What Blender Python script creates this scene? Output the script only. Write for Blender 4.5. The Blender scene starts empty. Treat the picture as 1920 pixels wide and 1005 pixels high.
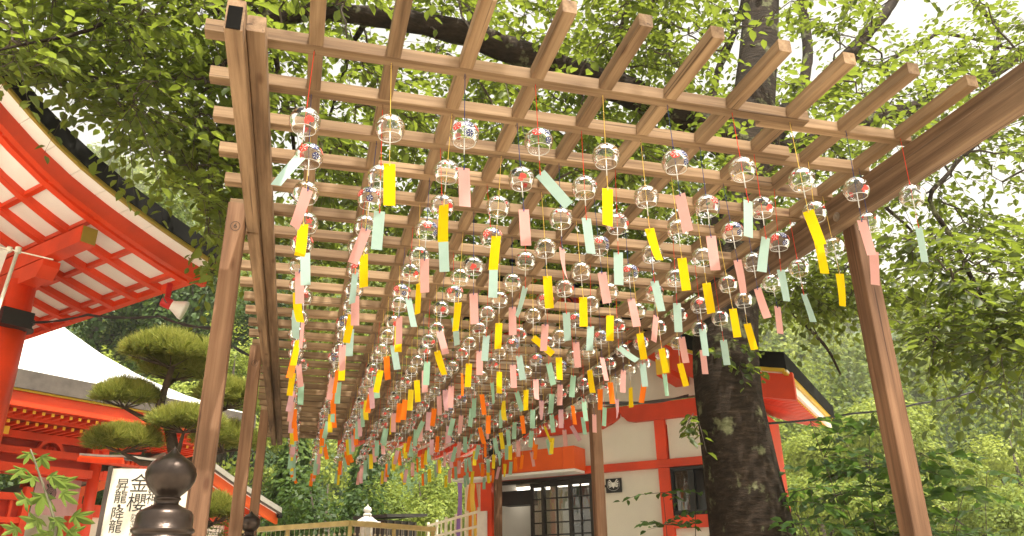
import bpy, math, random
import numpy as np
from mathutils import Vector, Matrix

random.seed(7)
rng = np.random.default_rng(11)
scene = bpy.context.scene
COL = scene.collection

# ------------------------------------------------------------------ camera, sky, sun, exposure
CZ = 1.10                      # the camera is held low, about 1.1 m above the ground
FPX = 1460.0                   # focal length in photograph pixels (1920 wide)
_V = np.array([915 - 960, -3089 - 502.5, FPX]); _V /= np.linalg.norm(_V)
_Y = np.array([540 - 960, 1101 - 502.5, FPX]); _Y -= _V * (_Y @ _V); _Y /= np.linalg.norm(_Y)
_X = np.cross(_Y, _V)
RC = np.array([_X, _Y, _V])    # camera axes (right, down, forward) -> world

cam_data = bpy.data.cameras.new('camera')
cam = bpy.data.objects.new('camera', cam_data); COL.objects.link(cam)
cam_data.sensor_width = 36.0
cam_data.lens = FPX / 1920 * 36.0
cam_data.clip_start = 0.05; cam_data.clip_end = 3000
r_, d_, f_ = RC[:, 0], RC[:, 1], RC[:, 2]
cam.matrix_world = Matrix(((r_[0], -d_[0], -f_[0], 0), (r_[1], -d_[1], -f_[1], 0), (r_[2], -d_[2], -f_[2], CZ), (0, 0, 0, 1)))
scene.camera = cam

SUN_EL, SUN_FROM = 68.0, (0.25, -0.60)     # elevation in degrees, horizontal direction the sun shines from
world = bpy.data.worlds.new('World'); scene.world = world; world.use_nodes = True
nt = world.node_tree; nt.nodes.clear()
sky = nt.nodes.new('ShaderNodeTexSky'); sky.sky_type = 'NISHITA'; sky.sun_disc = False
sky.sun_elevation = math.radians(SUN_EL)
sky.sun_rotation = math.atan2(SUN_FROM[0], SUN_FROM[1])
sky.air_density = 1.0; sky.dust_density = 6.0; sky.ozone_density = 1.0
hs = nt.nodes.new('ShaderNodeHueSaturation'); hs.inputs['Saturation'].default_value = 0.22; hs.inputs['Value'].default_value = 1.15
tint = nt.nodes.new('ShaderNodeMix'); tint.data_type = 'RGBA'; tint.blend_type = 'MULTIPLY'; tint.inputs[0].default_value = 1.0
tint.inputs[7].default_value = (1.0, 0.95, 0.85, 1)
bg = nt.nodes.new('ShaderNodeBackground'); bg.inputs['Strength'].default_value = 0.135
wo = nt.nodes.new('ShaderNodeOutputWorld')
nt.links.new(sky.outputs[0], hs.inputs['Color']); nt.links.new(hs.outputs[0], tint.inputs[6])
nt.links.new(tint.outputs[2], bg.inputs['Color']); nt.links.new(bg.outputs[0], wo.inputs['Surface'])

sun_data = bpy.data.lights.new('sun', 'SUN'); sun_data.energy = 5.0; sun_data.angle = math.radians(0.6)
sun_data.color = (1.0, 0.93, 0.80)
sun = bpy.data.objects.new('sun', sun_data); COL.objects.link(sun)
_h = Vector(SUN_FROM).normalized() * math.cos(math.radians(SUN_EL))
sun.rotation_euler = Vector((_h.x, _h.y, math.sin(math.radians(SUN_EL)))).to_track_quat('Z', 'Y').to_euler()
sun.location = (10, -10, 30)

scene.view_settings.view_transform = 'Standard'; scene.view_settings.look = 'None'
scene.view_settings.gamma = 1.0; scene.view_settings.use_curve_mapping = False
scene.view_settings.exposure = 1.28
cy = scene.cycles
cy.max_bounces = 8; cy.diffuse_bounces = 4; cy.glossy_bounces = 3; cy.transmission_bounces = 6
cy.transparent_max_bounces = 64; cy.volume_bounces = 0
cy.caustics_reflective = False; cy.caustics_refractive = False
cy.sample_clamp_indirect = 6.0

# ------------------------------------------------------------------ survey helpers (photograph pixel -> point in the place)
CAM = np.array([0, 0, CZ])
UA = np.array([.752, .66, 0.]); UA /= np.linalg.norm(UA)      # shrine axis u (right and away)
VA = np.array([-UA[1], UA[0], 0.])                            # shrine axis v (left and away)
ZA = np.array([0, 0, 1.])
def ray(px, py): return RC @ np.array([(px - 960) / FPX, (py - 502.5) / FPX, 1.0])
def at_y(px, py, y): r = ray(px, py); return CAM + r * (y / r[1])
def at_n(px, py, n, c): r = ray(px, py); return CAM + r * (c / (r @ n))
def proj(p):
    c = RC.T @ (np.asarray(p, float) - CAM)
    return 960 + FPX * c[0] / c[2], 502.5 + FPX * c[1] / c[2], c[2]
def projn(P):
    c = (np.asarray(P) - CAM) @ RC
    return 960 + FPX * c[:, 0] / c[:, 2], 502.5 + FPX * c[:, 1] / c[:, 2], c[:, 2]
H = 1.45
def hp(x, y, z): return np.array([x * H, y * H, z * H + CZ])

# ------------------------------------------------------------------ mesh helpers
def link(o): COL.objects.link(o); return o
def tag(o, label=None, cat=None, group=None, kind=None):
    if label: o['label'] = label
    if cat: o['category'] = cat
    if group: o['group'] = group
    if kind: o['kind'] = kind
    return o
def thing(name, label, cat, loc=(0, 0, 0), group=None):
    o = link(bpy.data.objects.new(name, None)); o.location = loc; o.empty_display_size = 0.1
    return tag(o, label, cat, group)
def wloc(o):
    p = np.zeros(3)
    while o is not None: p += np.array(o.location); o = o.parent
    return p
def as_list(m): return list(m) if isinstance(m, (list, tuple)) else [m]
def obj_from(name, me, parent=None, loc=None):
    o = link(bpy.data.objects.new(name, me))
    if parent is not None: o.parent = parent
    if loc is not None: o.location = loc
    return o

class MB:
    def __init__(s): s.v = []; s.f = []; s.m = []
    def add(s, verts, faces, mi=0):
        b = len(s.v); s.v.extend([tuple(map(float, p)) for p in verts])
        for f in faces: s.f.append(tuple(b + i for i in f)); s.m.append(mi)
        return s
    def hexa(s, p, mi=0):
        return s.add(p, [(0, 3, 2, 1), (4, 5, 6, 7), (0, 1, 5, 4), (1, 2, 6, 5), (2, 3, 7, 6), (3, 0, 4, 7)], mi)
    def box(s, c, a, b, e, mi=0):      # centre and three half-axis vectors
        c, a, b, e = map(np.asarray, (c, a, b, e))
        return s.hexa([c - a - b - e, c + a - b - e, c + a + b - e, c - a + b - e, c - a - b + e, c + a - b + e, c + a + b + e, c - a + b + e], mi)
    def abox(s, x0, x1, y0, y1, z0, z1, mi=0):
        return s.hexa([(x0, y0, z0), (x1, y0, z0), (x1, y1, z0), (x0, y1, z0), (x0, y0, z1), (x1, y0, z1), (x1, y1, z1), (x0, y1, z1)], mi)
    def bar(s, p0, p1, w, h, up=ZA, ch=0.0, mi=0):  # a chamfered timber from p0 to p1
        p0, p1 = np.asarray(p0, float), np.asarray(p1, float)
        d = p1 - p0; d /= np.linalg.norm(d)
        sd = np.cross(d, up); sd /= np.linalg.norm(sd); u2 = np.cross(sd, d)
        w, h = w / 2, h / 2
        if ch <= 0: ring = [(-w, -h), (w, -h), (w, h), (-w, h)]
        else: ring = [(-w + ch, -h), (w - ch, -h), (w, -h + ch), (w, h - ch), (w - ch, h), (-w + ch, h), (-w, h - ch), (-w, -h + ch)]
        n = len(ring); V = [p0 + sd * a + u2 * b for a, b in ring] + [p1 + sd * a + u2 * b for a, b in ring]
        F = [(i, (i + 1) % n, n + (i + 1) % n, n + i) for i in range(n)] + [tuple(range(n - 1, -1, -1)), tuple(range(n, 2 * n))]
        return s.add(V, F, mi)
    def tube(s, pts, rad, n=6, mi=0, caps=True, jit=0.0):
        pts = [np.asarray(p, float) for p in pts]
        if not hasattr(rad, '__len__'): rad = [rad] * len(pts)
        ref = np.array([0.13, 0.27, 0.95]); V = []
        for i, p in enumerate(pts):
            d = pts[min(i + 1, len(pts) - 1)] - pts[max(i - 1, 0)]; d /= (np.linalg.norm(d) + 1e-9)
            a = np.cross(d, ref)
            if np.linalg.norm(a) < 0.05: a = np.cross(d, np.array([1., 0, 0]))
            a /= np.linalg.norm(a); b = np.cross(d, a)
            for k in range(n):
                t = 2 * math.pi * k / n; r = rad[i] * (1 + (random.uniform(-jit, jit) if jit else 0))
                V.append(p + (a * math.cos(t) + b * math.sin(t)) * r)
        F = [(i * n + k, i * n + (k + 1) % n, (i + 1) * n + (k + 1) % n, (i + 1) * n + k) for i in range(len(pts) - 1) for k in range(n)]
        if caps: F += [tuple(range(n - 1, -1, -1)), tuple((len(pts) - 1) * n + k for k in range(n))]
        return s.add(V, F, mi)
    def lathe(s, prof, n=24, c=(0, 0, 0), mi=0):
        V = []; c = np.asarray(c, float)
        for r, z in prof:
            for k in range(n):
                t = 2 * math.pi * k / n; V.append((c[0] + r * math.cos(t), c[1] + r * math.sin(t), c[2] + z))
        F = [(i * n + k, i * n + (k + 1) % n, (i + 1) * n + (k + 1) % n, (i + 1) * n + k) for i in range(len(prof) - 1) for k in range(n)]
        return s.add(V, F, mi)
    def prism(s, poly, a, b, o, ex, mi=0):   # 2-D outline in axes a, b from o, extruded by vector ex
        a, b, o, ex = map(lambda q: np.asarray(q, float), (a, b, o, ex)); n = len(poly)
        V = [o + a * x + b * y for x, y in poly] + [o + a * x + b * y + ex for x, y in poly]
        F = [(i, (i + 1) % n, n + (i + 1) % n, n + i) for i in range(n)] + [tuple(range(n - 1, -1, -1)), tuple(range(n, 2 * n))]
        return s.add(V, F, mi)
    def mesh(s, name, mat, smooth=False, off=None):
        me = bpy.data.meshes.new(name)
        V = s.v if off is None else [(p[0] - off[0], p[1] - off[1], p[2] - off[2]) for p in s.v]
        me.from_pydata(V, [], s.f)
        for m in as_list(mat): me.materials.append(m)
        me.polygons.foreach_set('material_index', s.m)
        if smooth: me.polygons.foreach_set('use_smooth', [True] * len(s.f))
        me.update(); return me
    def build(s, name, mat, parent=None, smooth=False, loc=None, angle=None):
        """world-space vertices -> object; its origin is the parent's origin, or loc for a top-level mesh"""
        off = wloc(parent) if parent is not None else (np.asarray(loc, float) if loc is not None else None)
        o = obj_from(name, s.mesh(name, mat, smooth, off), parent)
        if parent is None and loc is not None: o.location = loc
        return o

def np_mesh(name, V, F, mat, tint=None, parent=None, kind=None, smooth=False):
    """quads (N,4) in world space; tint = one value per face"""
    off = wloc(parent) if parent is not None else np.zeros(3)
    me = bpy.data.meshes.new(name); V = np.asarray(V, np.float32) - off.astype(np.float32); F = np.asarray(F, np.int32)
    me.vertices.add(len(V)); me.vertices.foreach_set('co', V.ravel())
    k = F.shape[1]
    me.loops.add(F.size); me.loops.foreach_set('vertex_index', F.ravel())
    me.polygons.add(len(F)); me.polygons.foreach_set('loop_start', np.arange(0, F.size, k, dtype=np.int32))
    if smooth: me.polygons.foreach_set('use_smooth', np.ones(len(F), bool))
    for m in as_list(mat): me.materials.append(m)
    if tint is not None:
        at = me.attributes.new('tint', 'FLOAT', 'FACE'); at.data.foreach_set('value', np.asarray(tint, np.float32))
    me.update(calc_edges=True); me.validate()
    o = obj_from(name, me, parent)
    if kind: o['kind'] = kind
    return o

# ------------------------------------------------------------------ materials
MATS = {}
def new_mat(name):
    m = bpy.data.materials.new(name); m.use_nodes = True; MATS[name] = m
    n = m.node_tree; b = n.nodes['Principled BSDF']
    return m, n, b
def noise(n, scale, detail=4, vec=None, rough=0.55):
    t = n.nodes.new('ShaderNodeTexNoise'); t.inputs['Scale'].default_value = scale; t.inputs['Detail'].default_value = detail; t.inputs['Roughness'].default_value = rough
    if vec is not None: n.links.new(vec, t.inputs['Vector'])
    return t
def ramp(n, fac, stops):
    r = n.nodes.new('ShaderNodeValToRGB'); e = r.color_ramp.elements
    while len(e) < len(stops): e.new(0.5)
    for i, (p, c) in enumerate(stops): e[i].position = p; e[i].color = (*c, 1) if len(c) == 3 else c
    n.links.new(fac, r.inputs[0]); return r
def coords(n, which='Object', scale=(1, 1, 1)):
    tc = n.nodes.new('ShaderNodeTexCoord'); mp = n.nodes.new('ShaderNodeMapping'); mp.inputs['Scale'].default_value = scale
    n.links.new(tc.outputs[which], mp.inputs['Vector']); return mp.outputs[0]
def bump(n, b, h, strength=0.2, dist=0.01):
    bp = n.nodes.new('ShaderNodeBump'); bp.inputs['Strength'].default_value = strength; bp.inputs['Distance'].default_value = dist
    n.links.new(h, bp.inputs['Height']); n.links.new(bp.outputs[0], b.inputs['Normal'])
def obj_vary(n, col, amt=0.15):
    """each object a little lighter or darker than the next"""
    oi = n.nodes.new('ShaderNodeObjectInfo'); mr = n.nodes.new('ShaderNodeMapRange')
    mr.inputs['To Min'].default_value = 1 - amt; mr.inputs['To Max'].default_value = 1 + amt
    n.links.new(oi.outputs['Random'], mr.inputs['Value'])
    h = n.nodes.new('ShaderNodeHueSaturation'); n.links.new(mr.outputs[0], h.inputs['Value']); n.links.new(col, h.inputs['Color'])
    return h.outputs[0]
def paint(name, c, rough=0.55, metal=0.0, vary=0.12, scale=6.0, bmp=0.05, spec=0.5):
    m, n, b = new_mat(name); v = coords(n)
    t = noise(n, scale, 5, v)
    lo = tuple(x * (1 - vary) for x in c); hi = tuple(min(1, x * (1 + vary)) for x in c)
    r = ramp(n, t.outputs['Fac'], [(0.3, lo), (0.7, hi)])
    n.links.new(obj_vary(n, r.outputs[0], vary * 0.5), b.inputs['Base Color'])
    b.inputs['Roughness'].default_value = rough; b.inputs['Metallic'].default_value = metal
    b.inputs['Specular IOR Level'].default_value = spec
    if bmp: bump(n, b, noise(n, scale * 8, 3, v).outputs['Fac'], bmp, 0.004)
    return m
def wood(name, axis, lo, hi, dark, vary=0.14, rough=0.75):
    """sawn timber: grain runs along the given axis"""
    m, n, b = new_mat(name)
    sc = [34.0, 34.0, 34.0]; sc[axis] = 1.3
    v = coords(n, 'Object', sc)
    oi = n.nodes.new('ShaderNodeObjectInfo')
    add = n.nodes.new('ShaderNodeVectorMath'); add.operation = 'ADD'
    mul = n.nodes.new('ShaderNodeMath'); mul.operation = 'MULTIPLY'; mul.inputs[1].default_value = 91.0
    n.links.new(oi.outputs['Random'], mul.inputs[0]); n.links.new(v, add.inputs[0]); n.links.new(mul.outputs[0], add.inputs[1])
    t = noise(n, 1.0, 6, add.outputs[0], 0.65)
    r = ramp(n, t.outputs['Fac'], [(0.28, dark), (0.45, lo), (0.68, hi)])
    sc2 = [5.0, 5.0, 5.0]; sc2[axis] = 1.6
    t2 = noise(n, 1.0, 3, coords(n, 'Object', sc2))
    st = ramp(n, t2.outputs['Fac'], [(0.32, (0.48, 0.46, 0.45)), (0.56, (1, 1, 1))])
    mx = n.nodes.new('ShaderNodeMix'); mx.data_type = 'RGBA'; mx.blend_type = 'MULTIPLY'; mx.inputs[0].default_value = 0.8
    n.links.new(r.outputs[0], mx.inputs[6]); n.links.new(st.outputs[0], mx.inputs[7])
    # knots
    sk = [9.0, 9.0, 9.0]; sk[axis] = 3.2
    vo = n.nodes.new('ShaderNodeTexVoronoi'); vo.inputs['Scale'].default_value = 1.0
    n.links.new(coords(n, 'Object', sk), vo.inputs['Vector'])
    kr = ramp(n, vo.outputs['Distance'], [(0.05, (0.35, 0.22, 0.15)), (0.13, (1, 1, 1))])
    m2 = n.nodes.new('ShaderNodeMix'); m2.data_type = 'RGBA'; m2.blend_type = 'MULTIPLY'; m2.inputs[0].default_value = 0.75
    n.links.new(mx.outputs[2], m2.inputs[6]); n.links.new(kr.outputs[0], m2.inputs[7])
    # drying cracks along the grain
    sq = [70.0, 70.0, 70.0]; sq[axis] = 1.1
    ck = ramp(n, noise(n, 1.0, 2, coords(n, 'Object', sq)).outputs['Fac'], [(0.30, (.30, .26, .24)), (0.345, (1, 1, 1))])
    m3 = n.nodes.new('ShaderNodeMix'); m3.data_type = 'RGBA'; m3.blend_type = 'MULTIPLY'; m3.inputs[0].default_value = 0.8
    n.links.new(m2.outputs[2], m3.inputs[6]); n.links.new(ck.outputs[0], m3.inputs[7])
    n.links.new(obj_vary(n, m3.outputs[2], vary), b.inputs['Base Color'])
    b.inputs['Roughness'].default_value = rough; b.inputs['Specular IOR Level'].default_value = 0.25
    bump(n, b, t.outputs['Fac'], 0.35, 0.003)
    return m
def leaf_mat(name, stops, trans=0.5, tcol=(0.30, 0.48, 0.05), gloss=0.35):
    m = bpy.data.materials.new(name); m.use_nodes = True; MATS[name] = m
    n = m.node_tree; n.nodes.clear()
    at = n.nodes.new('ShaderNodeAttribute'); at.attribute_name = 'tint'
    oi = n.nodes.new('ShaderNodeObjectInfo')
    r = ramp(n, at.outputs['Fac'], stops)
    df = n.nodes.new('ShaderNodeBsdfPrincipled'); df.inputs['Roughness'].default_value = 0.5; df.inputs['Specular IOR Level'].default_value = gloss
    tr = n.nodes.new('ShaderNodeBsdfTranslucent')
    mt = n.nodes.new('ShaderNodeMix'); mt.data_type = 'RGBA'; mt.inputs[0].default_value = 0.65
    mt.inputs[7].default_value = (*tcol, 1)
    n.links.new(r.outputs[0], df.inputs['Base Color']); n.links.new(r.outputs[0], mt.inputs[6]); n.links.new(mt.outputs[2], tr.inputs['Color'])
    mx = n.nodes.new('ShaderNodeMixShader'); mx.inputs[0].default_value = trans
    n.links.new(df.outputs[0], mx.inputs[1]); n.links.new(tr.outputs[0], mx.inputs[2])
    o = n.nodes.new('ShaderNodeOutputMaterial'); n.links.new(mx.outputs[0], o.inputs['Surface'])
    return m

W_LO, W_HI, W_DK = (0.205, 0.124, 0.066), (0.335, 0.225, 0.130), (0.10, 0.056, 0.028)
wood_x = wood('cedar_along_x', 0, W_LO, W_HI, W_DK)
wood_y = wood('cedar_along_y', 1, W_LO, W_HI, W_DK)
wood_z = wood('cedar_post', 2, (0.165, 0.084, 0.045), (0.25, 0.138, 0.078), (0.09, 0.044, 0.023))
wood_rb = wood('red_brown_beam', 1, (0.135, 0.080, 0.046), (0.23, 0.145, 0.086), (0.07, 0.038, 0.022), 0.08)
wood_yo = wood('old_beam', 1, (0.20, 0.12, 0.066), (0.34, 0.22, 0.13), (0.085, 0.048, 0.027), 0.10)
red = paint('vermilion_paint', (0.66, 0.050, 0.009), 0.45, vary=0.22, scale=2.2)
red_dark = paint('weathered_vermilion', (0.52, 0.035, 0.012), 0.5, vary=0.15, scale=3)
orange = paint('bright_orange_paint', (0.80, 0.11, 0.012), 0.45, vary=0.08, scale=3)
white = paint('white_plaster', (0.78, 0.73, 0.64), 0.8, vary=0.05, scale=2.5)
soffit_white = paint('white_boards', (0.88, 0.87, 0.84), 0.7, vary=0.04, scale=4)
black_roof = paint('dark_roof_edge', (0.008, 0.0075, 0.007), 0.85, vary=0.3, scale=7, bmp=0.3, spec=0.12)
gold = paint('yellow_gold_paint', (0.62, 0.40, 0.03), 0.45, vary=0.12)
yellow_cap = paint('yellow_cap', (0.80, 0.50, 0.04), 0.5, vary=0.08)
olive_gold = paint('tarnished_gold', (0.30, 0.22, 0.03), 0.5, vary=0.15)
roof_metal = paint('pale_metal_roof', (0.72, 0.72, 0.70), 0.45, metal=0.25, vary=0.08, scale=3)
grey_roof = paint('grey_roof', (0.26, 0.24, 0.20), 0.7, vary=0.2, scale=5, bmp=0.2)
fascia_brown = paint('dark_fascia', (0.085, 0.068, 0.055), 0.7, vary=0.3, scale=7, bmp=0.3)
black = paint('black_paint', (0.012, 0.012, 0.013), 0.5, vary=0.2)
black_wood = paint('black_stained_wood', (0.020, 0.017, 0.015), 0.55, vary=0.3)
cable_m = paint('black_cable', (0.010, 0.010, 0.010), 0.55, vary=0.1)

# ------------------------------------------------------------------ ground
gm, gn, gb = new_mat('pale_gravel')
gv = coords(gn)
gr = ramp(gn, noise(gn, 0.8, 8, gv).outputs['Fac'], [(0.3, (0.38, 0.34, 0.28)), (0.7, (0.54, 0.49, 0.41))])  # unseen ground, made pale to bounce light up under the pergola
gn.links.new(gr.outputs[0], gb.inputs['Base Color']); gb.inputs['Roughness'].default_value = 0.9
bump(gn, gb, noise(gn, 60, 4, gv).outputs['Fac'], 0.5, 0.01)
g = MB(); g.add([(-600, -600, 0), (600, -600, 0), (600, 600, 0), (-600, 600, 0)], [(0, 1, 2, 3)])
tag(g.build('ground', gm), kind='structure')

# ------------------------------------------------------------------ pergola
ZB = hp(0, 0, 1.0)[2]                              # underside of the lattice
NR, NC = 30, 10
ROW = [(1.345 + 0.1565 * i) * H for i in range(NR)]
COLX = [(-0.042 + 0.1555 * i) * H for i in range(NC)]
perg = thing('wooden_pergola', 'long wooden lattice pergola on square posts, hung with rows of glass wind chimes', 'pergola', (0.9, 5.0, 0))
LW = 0.042
for i, y in enumerate(ROW):                         # cross laths, one object each
    jy = random.uniform(-.005, .005); jz = random.uniform(0, .0015)
    x0 = -0.252 * H + random.uniform(-.012, .012); x1 = 1.392 * H
    yy = y + jy
    if i in (0, 1, 2, 5, 9):                        # a spliced lath: two lengths side by side near the beam
        xs = (1.02 + 0.05 * (i % 3)) * H
        MB().bar((x0, yy, ZB + LW / 2 + jz), (xs + .10, yy, ZB + LW / 2 + jz), LW, LW, ch=.002).build('lath', wood_x, perg)
        MB().bar((xs - .06, yy + LW * .93, ZB + LW / 2 + .001), (x1, yy + LW * .6, ZB + LW / 2 + .001), LW * .85, LW * .95, ch=.002).build('lath', wood_x, perg)
    else:
        MB().bar((x0, yy, ZB + LW / 2 + jz), (x1, yy + random.uniform(-.006, .006), ZB + LW / 2 + jz), LW, LW, ch=.002).build('lath', wood_x, perg)
for i, x in enumerate(COLX):                        # long battens
    y0 = (1.118 + random.uniform(-.006, .006)) * H; xm = x + random.uniform(-.004, .004)
    ys = ROW[14] + (i % 3) * 0.15
    MB().bar((xm, y0, ZB + .0245), (xm, ys, ZB + .0245), LW, LW, ch=.002).build('batten', wood_y, perg)
    MB().bar((xm + .002, ys + .002, ZB + .0245), (xm + .004, (5.93 + random.uniform(-.01, .01)) * H, ZB + .0245), LW, LW, ch=.002).build('batten', wood_y, perg)
def hb(x0, x1, y0, y1, z0, z1, name, mat, ch=.003):
    p0 = hp((x0 + x1) / 2, y0, (z0 + z1) / 2); p1 = hp((x0 + x1) / 2, y1, (z0 + z1) / 2)
    return MB().bar(p0, p1, (x1 - x0) * H, (z1 - z0) * H - .002, ch=ch).build(name, mat, perg)
hb(-.166, -.132, 1.262, 5.99, .962, .999, 'beam', wood_yo)       # left edge: two timbers side by side
hb(-.199, -.1665, 1.225, 2.12, .930, .999, 'beam', wood_yo)
hb(-.1985, -.1675, 2.123, 3.6, .926, .9985, 'beam', wood_yo)
hb(-.199, -.169, 3.603, 5.80, .928, .998, 'beam', wood_yo)
tag(MB().box(hp(-.183, 1.2245, .957), (.018, 0, 0), (0, .003, 0), (0, 0, .036)).build('beam_end', paint('rotten_end_grain', (.006, .0055, .005), .95, spec=.05), perg), 'dark weathered end of the beam')
hb(1.376, 1.413, .55, 6.0, .902, .962, 'beam', wood_rb)           # right edge beam and the ledger on it
hb(1.385, 1.417, .55, 6.0, .964, .999, 'ledger', wood_rb)
posts = []
PW = 0.074
for (x, y) in [(-.228, 2.10), (-.228, 3.53), (-.228, 4.95), (1.444, 1.655), (1.444, 3.74), (1.444, 5.80)]:
    p = hp(x, y, 1.0); zt = ZB - .004 if x < 0 else ZB - .02
    posts.append(MB().bar((p[0], p[1], 0), (p[0], p[1], zt), PW, PW, up=np.array([0, 1., 0]), ch=.003).build('post', wood_z, perg))
washer_m = paint('galvanised_washer', (.25, .20, .16), .5, metal=.6)
for y in (1.655, 3.74, 5.80):
    p = hp(1.376, y - .015, .930)
    w = MB()
    w.tube([p + (-.004, 0, 0), p + (.01, 0, 0)], .019, 14); w.tube([p + (-.012, 0, 0), p + (.0, 0, 0)], .008, 6)
    w.build('bolt', washer_m, perg)
ink = paint('pencil_ink', (.035, .022, .015), .8)
FONT = None
def text_mesh(body, size, extrude=0.0, bold=0.0):
    cu = bpy.data.curves.new('text', 'FONT'); cu.body = body; cu.size = size; cu.extrude = extrude
    cu.align_x = 'CENTER'; cu.align_y = 'CENTER'; cu.resolution_u = 3; cu.offset = bold
    o = bpy.data.objects.new('text', cu); COL.objects.link(o)
    bpy.context.view_layer.update()
    dg = bpy.context.evaluated_depsgraph_get()
    me = bpy.data.meshes.new_from_object(o.evaluated_get(dg))
    bpy.data.objects.remove(o); bpy.data.curves.remove(cu)
    return me
def text_obj(name, body, size, mat, parent, pos, xdir, ydir, extrude=.0004, bold=0.0):
    me = text_mesh(body, size, extrude, bold); me.materials.clear(); me.materials.append(mat)
    x = Vector(xdir).normalized(); y = Vector(ydir).normalized(); z = x.cross(y)
    M = Matrix(((x.x, y.x, z.x, 0), (x.y, y.y, z.y, 0), (x.z, y.z, z.z, 0), (0, 0, 0, 1)))
    me.transform(M); o = obj_from(name, me, parent)
    off = wloc(parent); o.location = (pos[0] - off[0], pos[1] - off[1], pos[2] - off[2])
    return o
for (y, ch, zz) in ((2.10, '6', .925), (3.53, '5', .915)):
    p = hp(-.228, y, zz); p = np.array([p[0] + .002, p[1] - PW / 2 - .001, p[2]])
    q = MB(); n = 20; ro, ri = .021, .0185
    q.add([(p[0] + ro * math.cos(t) * .9, p[1], p[2] + ro * math.sin(t)) for t in np.linspace(0, 2 * math.pi, n, endpoint=False)] +
          [(p[0] + ri * math.cos(t) * .9, p[1], p[2] + ri * math.sin(t)) for t in np.linspace(0, 2 * math.pi, n, endpoint=False)],
          [(i, (i + 1) % n, n + (i + 1) % n, n + i) for i in range(n)])
    q.build('mark_ring', ink, perg)
    text_obj('mark_number', ch, .030, ink, perg, p, (1, 0, 0), (0, 0, 1))

# ------------------------------------------------------------------ glass wind chimes, one at every crossing
gl = bpy.data.materials.new('thin_clear_glass'); gl.use_nodes = True
n = gl.node_tree; n.nodes.clear()
lw = n.nodes.new('ShaderNodeLayerWeight'); lw.inputs['Blend'].default_value = 0.5
tcr = ramp(n, lw.outputs['Facing'], [(0.0, (.95, .95, .94)), (0.62, (.93, .93, .91)), (0.90, (.84, .82, .79)), (1.0, (.72, .69, .66))])
tp = n.nodes.new('ShaderNodeBsdfTransparent'); n.links.new(tcr.outputs[0], tp.inputs['Color'])
gs = n.nodes.new('ShaderNodeBsdfGlossy'); gs.inputs['Roughness'].default_value = 0.03; gs.inputs['Color'].default_value = (1, 1, 1, 1)
fr = n.nodes.new('ShaderNodeFresnel'); fr.inputs['IOR'].default_value = 1.52
bn = n.nodes.new('ShaderNodeBump'); bn.inputs['Strength'].default_value = 0.5; bn.inputs['Distance'].default_value = 0.004
n.links.new(noise(n, 38, 2, coords(n)).outputs['Fac'], bn.inputs['Height']); n.links.new(bn.outputs[0], gs.inputs['Normal'])
mlt = n.nodes.new('ShaderNodeMath'); mlt.operation = 'MULTIPLY_ADD'; mlt.inputs[1].default_value = 0.8; mlt.inputs[2].default_value = 0.0; mlt.use_clamp = True
n.links.new(fr.outputs[0], mlt.inputs[0])
mx = n.nodes.new('ShaderNodeMixShader'); n.links.new(mlt.outputs[0], mx.inputs[0]); n.links.new(tp.outputs[0], mx.inputs[1]); n.links.new(gs.outputs[0], mx.inputs[2])
oo = n.nodes.new('ShaderNodeOutputMaterial'); n.links.new(mx.outputs[0], oo.inputs['Surface'])
glass = gl
rim_m = paint('whitish_glass', (.86, .84, .80), .12, vary=.03, bmp=0); rim_m.node_tree.nodes['Principled BSDF'].inputs['Transmission Weight'].default_value = .45  # near-white colour paints in the bright highlight along the rim

def cloth(name, c, tr=0.35):
    m = bpy.data.materials.new(name); m.use_nodes = True
    n = m.node_tree; n.nodes.clear()
    v = coords(n); t = noise(n, 30, 3, v)
    r = ramp(n, t.outputs['Fac'], [(0.3, tuple(x * .94 for x in c)), (0.7, c)])
    col = obj_vary(n, r.outputs[0], .05)
    d = n.nodes.new('ShaderNodeBsdfDiffuse'); tl = n.nodes.new('ShaderNodeBsdfTranslucent'); mx = n.nodes.new('ShaderNodeMixShader'); mx.inputs[0].default_value = tr
    n.links.new(col, d.inputs['Color']); n.links.new(col, tl.inputs['Color'])
    n.links.new(d.outputs[0], mx.inputs[1]); n.links.new(tl.outputs[0], mx.inputs[2])
    o = n.nodes.new('ShaderNodeOutputMaterial'); n.links.new(mx.outputs[0], o.inputs['Surface'])
    return m
PAPER = {'yellow': cloth('yellow_paper', (.80, .55, .01)), 'pink': cloth('pink_paper', (.68, .36, .335)),
         'pale blue': cloth('pale_blue_paper', (.38, .53, .48)), 'green': cloth('pale_green_paper', (.32, .52, .38)),
         'orange': cloth('orange_paper', (.88, .20, .02)), 'mauve': cloth('mauve_paper', (.66, .38, .42)), 'mustard': cloth('mustard_paper', (.80, .60, .03))}
CORDM = {'yellow': cloth('yellow_cord', (.72, .50, .12), .1), 'pink': cloth('navy_cord', (.03, .05, .16), .1), 'pale blue': cloth('red_cord', (.60, .05, .03), .1)}
CORDM['green'] = CORDM['pale blue']; CORDM['orange'] = CORDM['yellow']; CORDM['mauve'] = CORDM['pink']; CORDM['mustard'] = CORDM['yellow']
p_red = paint('glass_paint_red', (.62, .045, .03), .35, vary=.08, scale=60, bmp=0); p_navy = paint('glass_paint_navy', (.012, .018, .10), .35, bmp=0)
p_white = paint('glass_paint_white', (.85, .85, .82), .4, bmp=0); p_gold = paint('glass_paint_gold', (.48, .26, .05), .4, metal=.3, bmp=0)
p_black = paint('glass_paint_black', (.012, .012, .014), .35, bmp=0); p_green = paint('glass_paint_green', (.06, .18, .03), .4, bmp=0)
PAINTS = [p_red, p_navy, p_white, p_gold, p_black, p_green]

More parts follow.
